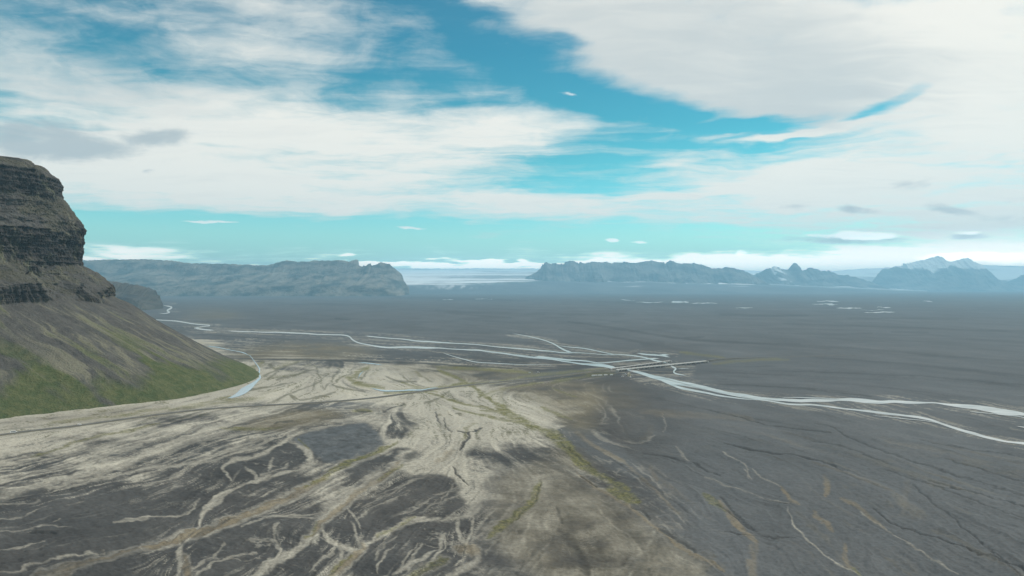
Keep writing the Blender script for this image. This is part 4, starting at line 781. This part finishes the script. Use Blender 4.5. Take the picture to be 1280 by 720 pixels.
o['label'] = 'jagged blue mountain range right of the ice sheet'
o = rangemesh('mountains', [(925, 356), (932, 350), (945, 343), (955, 338), (966, 333), (973, 335), (982, 337.5), (988, 334), (991, 330.5), (994, 329.5), (998, 331.5), (1004, 338), (1009, 335), (1014, 333.5), (1020, 336), (1026, 338.5), (1035, 338), (1046, 342), (1060, 344), (1075, 348), (1095, 355)], 37000, 33500, 6000, mr,
              lambda X, Y, Z, Wg, U, nz: ss(U, 960, 966) * (1 - ss(U, 974, 980)) * ss(fbm(X / 300, Z / 200, 7, 3) + Wg * 1.5, 1.1, 1.6), .8, 1.1, .22, 29, .4, gsc=1400)
o['label'] = 'pair of pointed blue peaks left of the snow capped mountain'
def sn_big(X, Y, Z, Wg, U, nz): return ss(fbm(X / 700, Z / 350, 211, 4) * .55 + (Z - 1290) / 300 + .5 * nz, -.05, .3)
o = rangemesh('mountains', [(1088, 356), (1093, 348), (1097, 342), (1103, 336.5), (1110, 334), (1118, 333.5), (1126, 331.5), (1135, 328.5), (1148, 326), (1160, 323.5), (1167, 321), (1176, 320.5), (1181, 324), (1190, 327), (1198, 325), (1205, 322.5), (1210, 322), (1216, 326), (1226, 331), (1233, 338), (1238, 345), (1246, 350), (1258, 352), (1264, 351), (1274, 345), (1285, 341), (1320, 338), (1360, 342), (1420, 348), (1500, 352)], 41000, 37500, 8000, mr, sn_big, .7, 1.05, .22, 37, .4, gsc=1500)
o['label'] = 'broad snow capped mountain on the far right horizon'
# ice
im = far_mat('glacier_ice', (.085, .095, .100), (.13, .14, .145), (.80, .83, .84), .0006, 20)
u = np.arange(440, 1160, 1.5); Dd = np.concatenate([np.linspace(22500, 34000, 130, endpoint=False), np.linspace(34000, 64000, 70)])
U, DD = np.meshgrid(u, Dd); mult = np.interp(U, [440, 700, 850, 950, 1050, 1120, 1160], [1, 1, .86, .62, .34, .12, 0])
Df0 = 23500 + 700 * fbm(U / 60, U * 0, 301, 3)
zi = np.interp(DD, [22500, 24000, 26000, 29000, 33000, 40000, 50000, 64000], [-30, 20, 190, 400, 600, 960, 1330, 1930]) * np.where(DD < 45000, mult, mult * .3 + .7) + 22 * fbm((U - 640) * DD / F / 1500, DD / 1500, 303, 4) * ss(DD, 23500, 25000)
zi[0] = -40
XI = (U - 640) / F * DD
bd = 31000 + 1600 * fbm(U / 70, U * 0 + 1, 307, 3) - 2500 * (1 - ss(U, 520, 640))
snow = ss(DD + 1300 * fbm(XI / 5000, DD / 1200, 311, 4), bd - 600, bd + 900) * (1 - .75 * ss(fbm(XI / 9000, DD / 1300, 313, 4), .35, .9))
tongue = np.exp(-((U - 575) / 38) ** 2) * ss(DD, 25200, 26500) * .55 * ss(fbm(U / 5, DD / 1500, 317, 4), -.3, .9)
snow = np.maximum(snow, tongue) * ss(U, 440, 500)
o = grid_mesh('glacier', XI, DD, zi, im, {'snow': pack(snow.astype(np.float32))}); tag(o, 'flat white ice sheet with a dirty dark snout on the horizon', 'glacier', kind='structure')
if o.data.polygons[3000].normal.z < 0: o.data.flip_normals()
o = rangemesh('ice_cap', [(930, 356), (960, 346), (1000, 342), (1040, 339), (1060, 337), (1100, 335), (1140, 334), (1180, 332), (1225, 331), (1290, 333), (1400, 336), (1500, 340), (1560, 354)], 54000, 45000, 8000, far_mat('ice_cap_snow', (.3, .33, .35), (.55, .58, .6), (.80, .82, .83), .0005, 20),
              lambda X, Y, Z, Wg, U, nz: ss(fbm(X / 3000, Z / 260, 221, 4) + Wg * 2 - .6, -.2, .6), .25, .8, .03, 43, 1.0, gsc=4000)
o['label'] = 'white ice cap behind the snow capped mountain'; o['category'] = 'ice cap'

# ------------------------------------------------------------------ road, bridges, small things
def simple(name, col, rough=.6, nz=None, metal=0):
    m, n, b = material(name); b.inputs['Roughness'].default_value = rough; b.inputs['Metallic'].default_value = metal
    t = n.add('ShaderNodeTexCoord').outputs['Object']; f = n.mapr(n.noise(t, nz or .8, 4, .6), .3, .7, .85, 1.1)
    n.put(b.inputs['Base Color'], n.vm('MULTIPLY', (*col,), n.comb(f, f, f))); return m
asph = simple('asphalt', (.13, .13, .128), .9, .05); verge = simple('gravel_shoulder', (.12, .115, .09), .95, .05)
conc = simple('concrete', (.56, .55, .52), .8, .2); paint = simple('road_paint', (.7, .7, .68), .7)
white_p = simple('white_bodywork', (.80, .80, .78), .4); cream = simple('cream_cladding', (.62, .54, .40), .7); glass = simple('dark_glass', (.03, .04, .05), .15)
rubber = simple('rubber', (.03, .03, .03), .8); wood = simple('weathered_wood', (.33, .31, .28), .85); steel = simple('grey_steel', (.62, .62, .60), .6); redp = simple('red_roof', (.35, .10, .07), .6)
def raw(name, V, Fc, mat, parent=None):
    me = bpy.data.meshes.new(name); me.from_pydata([tuple(map(float, v)) for v in V], [], Fc); me.update(); me.materials.append(mat)
    o = bpy.data.objects.new(name, me); C.objects.link(o)
    if parent: o.parent = parent
    return o
class MB:
    def __init__(s): s.V = []; s.F = []
    def box(s, x0, x1, y0, y1, z0, z1, tx=0, ty=0):
        k = len(s.V); s.V += [(x0, y0, z0), (x1, y0, z0), (x1, y1, z0), (x0, y1, z0), (x0 + tx, y0 + ty, z1), (x1 - tx, y0 + ty, z1), (x1 - tx, y1 - ty, z1), (x0 + tx, y1 - ty, z1)]
        s.F += [tuple(k + i for i in f) for f in ((0, 3, 2, 1), (4, 5, 6, 7), (0, 1, 5, 4), (1, 2, 6, 5), (2, 3, 7, 6), (3, 0, 4, 7))]; return s
    def tube(s, a, b, r0, r1, nseg=10):
        a, b = Vector(a), Vector(b); q = (b - a).to_track_quat('Z', 'Y'); k = len(s.V)
        for p, r in ((a, r0), (b, r1)):
            for i in range(nseg): s.V.append(tuple(p + q @ Vector((r * math.cos(2 * math.pi * i / nseg), r * math.sin(2 * math.pi * i / nseg), 0))))
        s.F += [(k + i, k + (i + 1) % nseg, k + nseg + (i + 1) % nseg, k + nseg + i) for i in range(nseg)] + [tuple(k + i for i in range(nseg))[::-1], tuple(k + nseg + i for i in range(nseg))]; return s
    def prism(s, prof, y0, y1):
        k = len(s.V); m = len(prof); s.V += [(x, y0, z) for x, z in prof] + [(x, y1, z) for x, z in prof]
        s.F += [(k + i, k + m + i, k + m + (i + 1) % m, k + (i + 1) % m) for i in range(m)] + [tuple(k + i for i in range(m)), tuple(k + m + i for i in range(m))[::-1]]; return s
    def build(s, name, mat, parent=None): return raw(name, s.V, s.F, mat, parent)
rp = chaik(np.array([ground_pt(*p) for p in road_px]), 3)
L = np.r_[0, np.cumsum(np.hypot(*np.diff(rp, axis=0).T))]; t = np.arange(0, L[-1], 12.0); rp = np.stack([np.interp(t, L, rp[:, 0]), np.interp(t, L, rp[:, 1])], 1)
tn = np.gradient(rp, axis=0); tn /= np.hypot(*tn.T)[:, None]; nm_ = np.stack([-tn[:, 1], tn[:, 0]], 1)
def strip(name, offs, zs, mat, pts=rp, nn=nm_, lift=None):
    X = np.stack([pts[:, 0] + nn[:, 0] * o for o in offs], 1); Y = np.stack([pts[:, 1] + nn[:, 1] * o for o in offs], 1)
    Z = np.repeat(np.array(zs, float)[None], len(pts), 0) * (1 if lift is None else lift[:, None])
    o = grid_mesh(name, X, Y, Z, mat, smooth=False)
    if o.data.polygons[0].normal.z < 0: o.data.flip_normals()
    return o
lift = 1 + 2.2 * ss(t, t[-1] - 260, t[-1])
ve = strip('road_embankment', (-9, -5.2, 5.2, 9), (-.2, 1.3, 1.3, -.2), verge, lift=lift); tag(ve, kind='structure')
ro = strip('road', (-4.2, 4.2), (1.34, 1.34), asph, lift=lift); tag(ro, kind='structure')
def dashes(pts, nn, name, zf):
    V = []; Fc = []
    for i in range(0, len(pts) - 1, 2):
        a, b_ = pts[i], pts[i] + (pts[i + 1] - pts[i]) * .5; m = nn[i] * .12; k = len(V); z = zf(i)
        V += [(*(a - m), z), (*(a + m), z), (*(b_ + m), z), (*(b_ - m), z)]; Fc.append((k, k + 1, k + 2, k + 3))
    return raw(name, V, Fc, paint)
cl_ = dashes(rp, nm_, 'road_markings', lambda i: 1.37 * lift[i] + .02); tag(cl_, kind='structure')
def bridge(name, p0, p1, zdeck, width, depth, pitch, label, rail_mat, deck_mat):
    a = np.array(ground_pt(*p0, zdeck)); b_ = np.array(ground_pt(*p1, zdeck)); Lb = float(np.hypot(*(b_ - a)))
    e = bpy.data.objects.new(name, None); C.objects.link(e); e.location = (a[0], a[1], 0); e.rotation_euler = (0, 0, math.atan2(b_[1] - a[1], b_[0] - a[0])); h = width / 2
    MB().box(0, Lb, -h, h, zdeck - depth, zdeck).build('deck', deck_mat, e)
    MB().box(0, Lb, -h + 1.0, h - 1.0, zdeck + .01, zdeck + .05).build('roadway', conc, e)
    for s in (-1, 1):
        m = MB(); y = s * (h - .2)
        m.box(0, Lb, y - .12, y + .12, zdeck + .005, zdeck + .75)
        m.box(0, Lb, y - .05, y + .05, zdeck + 1.0, zdeck + 1.12)
        for k in np.arange(.5, Lb, 4): m.box(k, k + .12, y - .06, y + .06, zdeck + .75, zdeck + 1.0)
        m.build('railing', rail_mat, e)
    for k in np.arange(pitch / 2, Lb, pitch):
        m = MB(); m.box(k - .9, k + .9, -h + .6, h - .6, zdeck - depth - .9, zdeck - depth - .003); m.box(k - .5, k + .5, -h + 1.4, h - 1.4, -.6, zdeck - depth - .9, .1, .3); m.box(k - 1.2, k + 1.2, -h + .9, h - .9, -.6, .9)
        m.build('pier', conc, e)
    for k in (-3, Lb): MB().box(k, k + 3, -h - .5, h + .5, -.6, zdeck - .02).build('abutment', conc, e)
    return tag(e, label, 'bridge')
bridge('road_bridge', (772, 462.0), (884, 451.0), 5.2, 9, 1.4, 24, 'long pale concrete bridge over the braided river, the nearer and longer of the two', steel, conc)
oldc = simple('old_concrete', (.26, .25, .24), .9, .2)
bridge('road_bridge', (764, 460.6), (838, 450.9), 5.0, 7, 1.8, 20, 'older grey bridge just behind the longer pale one', steel, oldc)
# causeway east of the bridges
cw = chaik(np.array([ground_pt(884, 452.0), ground_pt(897, 450), ground_pt(930, 447.6), ground_pt(985, 446), ground_pt(1070, 444)]), 3)
L2_ = np.r_[0, np.cumsum(np.hypot(*np.diff(cw, axis=0).T))]; t2 = np.arange(0, L2_[-1], 12.0); cw = np.stack([np.interp(t2, L2_, cw[:, 0]), np.interp(t2, L2_, cw[:, 1])], 1)
tn2 = np.gradient(cw, axis=0); tn2 /= np.hypot(*tn2.T)[:, None]; nn2 = np.stack([-tn2[:, 1], tn2[:, 0]], 1)
lf = .12 + .88 * (1 - ss(t2, 20, 340))
tag(strip('road_embankment', (-13, -5.2, 5.2, 13), (-.4, 4.6, 4.6, -.4), simple('dark_gravel', (.085, .085, .075), .95, .05), cw, nn2, lf), kind='structure')
tag(strip('road', (-4.0, 4.0), (4.68, 4.68), asph, cw, nn2, lf), kind='structure')
# vehicles
def wheels(e, xs, hw, r=.42):
    for x in xs:
        for s in (-1, 1): MB().tube((x, s * (hw - .28), r), (x, s * (hw + .02), r), r, r, 14).build('wheel', rubber, e)
def empty(name, loc, rz): e = bpy.data.objects.new(name, None); C.objects.link(e); e.location = loc; e.rotation_euler = (0, 0, rz); return e
def van(loc, rz, label, cat='van', L_=5.9, Hh=2.6, name='van'):
    e = empty(name, loc, rz); h = 1.0
    MB().prism([(-L_ / 2, .4), (L_ / 2, .4), (L_ / 2, 1.15), (L_ / 2 - .9, 1.35), (L_ / 2 - 1.7, Hh - .15), (L_ / 2 - 2.0, Hh), (-L_ / 2 + .1, Hh), (-L_ / 2, Hh - .15)], -h, h).build('body', white_p, e)
    m = MB(); 
    for s in (-1, 1): m.box(-L_ / 2 + .6, L_ / 2 - 1.95, s * (h + .01) - .012, s * (h + .01) + .012, 1.45, Hh - .4)
    m.build('side_window', glass, e)
    k = MB(); k.V = [(L_ / 2 - .93, -h + .1, 1.40), (L_ / 2 - .93, h - .1, 1.40), (L_ / 2 - 1.64, h - .15, Hh - .25), (L_ / 2 - 1.64, -h + .15, Hh - .25)]; k.F = [(0, 1, 2, 3)]
    k.V = [(x + .03, y, z + .02) for x, y, z in k.V]; k.build('windscreen', glass, e)
    for s in (-1, 1): MB().box(L_ / 2 + .002, L_ / 2 + .04, s * .75 - .15, s * .75 + .15, .8, 1.02).build('headlight', steel, e)
    wheels(e, (-L_ / 2 + 1.1, L_ / 2 - 1.1), h); return tag(e, label, cat)
def trailer(loc, rz, label, L_=12.0, group=None):
    e = empty('site_trailer', loc, rz); h = 1.35
    MB().box(-L_ / 2, L_ / 2, -h, h, .6, 3.3, .02, .02).build('body', white_p, e)
    MB().box(-L_ / 2 - .15, L_ / 2 + .15, -h - .15, h + .15, 3.303, 3.5, .3, .3).build('roof', white_p, e)
    for x in np.arange(-L_ / 2 + 1.6, L_ / 2 - 1, 2.6): MB().box(x, x + 1.1, -h - .03, -h - .003, 1.6, 2.5).build('window', glass, e)
    MB().box(L_ / 2 - 1.5, L_ / 2 - .7, -h - .03, -h - .003, .65, 2.7).build('door', steel, e)
    wheels(e, (-L_ / 4, L_ / 4), h, .4)
    tag(e, label, 'trailer', group); return e
def roadpt(px_):
    P_ = np.array([(640 + F * x / y) for x, y in rp]); i = int(np.argmin(np.abs(P_ - px_))); return (rp[i, 0], rp[i, 1], 1.34 * lift[i]), math.atan2(tn[i, 1], tn[i, 0])
l, a = roadpt(19); van(l, a, 'white tour bus driving on the road at the far left edge', 'bus', 9.5, 3.1, 'bus')
l, a = roadpt(97); van(l, a, 'white van on the road below the green slope', 'van', 6.0, 2.6)
for k, (x, y, rz, lab, ll) in enumerate([(743, 470.2, .30, 'leftmost white trailer of the row beside the bridge camp', 15), (750, 470.0, .30, 'second white trailer from the left in the camp row', 13), (757, 469.6, .28, 'third white trailer in the camp row, next to the gap', 10), (764.5, 469.4, .2, 'short white trailer at the right end of the camp row', 8)]):
    gx, gy = ground_pt(x, y); trailer((gx, gy, 0), rz, lab, ll, 'white trailers in a row by the bridge')
for x, y, rz, lab, cat in [(778.5, 471.4, .1, 'white van parked left of the cream tower at the river', 'van'), (788.3, 471.8, .9, 'white van parked right in front of the cream tower', 'van'), (662.5, 466.3, .1, 'white van parked alone beyond the road west of the bridges', 'van'), (673, 465.8, .2, 'small white van parked right of another beyond the road', 'van'), (782.5, 468.4, .4, 'white van behind and left of the cream tower', 'van')]:
    gx, gy = ground_pt(x, y); van((gx, gy, 0), rz, lab, cat, 6.4, 2.8)
gx, gy = ground_pt(786.3, 470.0); e = empty('work_tower', (gx, gy, 0), .25)
MB().box(-3.4, 3.4, -3, 3, 0, 6.2).build('wall', cream, e); MB().prism([(-3.7, 6.203), (3.7, 6.203), (0, 9.2)], -3.3, 3.3).build('roof', cream, e)
for x in (-1.8, .6): MB().box(x, x + 1.3, -3.04, -3.004, 3.6, 4.8).build('window', glass, e)
MB().box(-.8, .8, -3.05, -3.004, .1, 2.5).build('door', rubber, e)
tag(e, 'small tall cream building on the river bank below the bridges', 'building')
def pylon(px_, py_, rz, label):
    gx, gy = ground_pt(px_, py_); e = empty('power_pylon', (gx, gy, 0), rz)
    for s in (-1, 1): MB().tube((s * 2.2, 0, -.5), (s * 2.2, 0, 14), .24, .16).build('pole', wood, e)
    MB().box(-4.6, 4.6, -.12, .12, 12.6, 12.9).build('crossarm', wood, e)
    m = MB(); m.tube((-2.2, .26, 5), (2.2, .26, 10.5), .09, .09); m.tube((2.2, -.26, 5), (-2.2, -.26, 10.5), .09, .09); m.build('brace', wood, e)
    for x in (-4.3, 0, 4.3): MB().tube((x, 0, 12.6), (x, 0, 11.4), .12, .12, 8).build('insulator', glass, e)
    return tag(e, label, 'power pylon', 'wooden power pylons crossing the plain')
pylon(310, 552.5, -.9, 'pale wooden pylon on the silt streaks below the olive patch')
pylon(473, 518.5, -.9, 'wooden pylon beside the small blue-grey pool right of the olive patch')
pylon(797, 441.5, -.9, 'distant wooden pylon standing at the creek above the bridges')

# ------------------------------------------------------------------ air
hz = bpy.data.materials.new('haze'); hz.use_nodes = True; nt = hz.node_tree; nt.nodes.clear()
ho = nt.nodes.new('ShaderNodeOutputMaterial'); pv = nt.nodes.new('ShaderNodeVolumePrincipled'); nt.links.new(pv.outputs[0], ho.inputs['Volume'])
pv.inputs['Density'].default_value = 3.2e-5; pv.inputs['Color'].default_value = (.40, .76, 1.0, 1); pv.inputs['Anisotropy'].default_value = .2
XH = 620000
hb = MB().box(-XH, XH, -21000, 97000, -42, 2250).build('haze', hz); hb['kind'] = 'stuff'
print('verts', sum(len(o.data.vertices) for o in bpy.data.objects if o.type == 'MESH'))
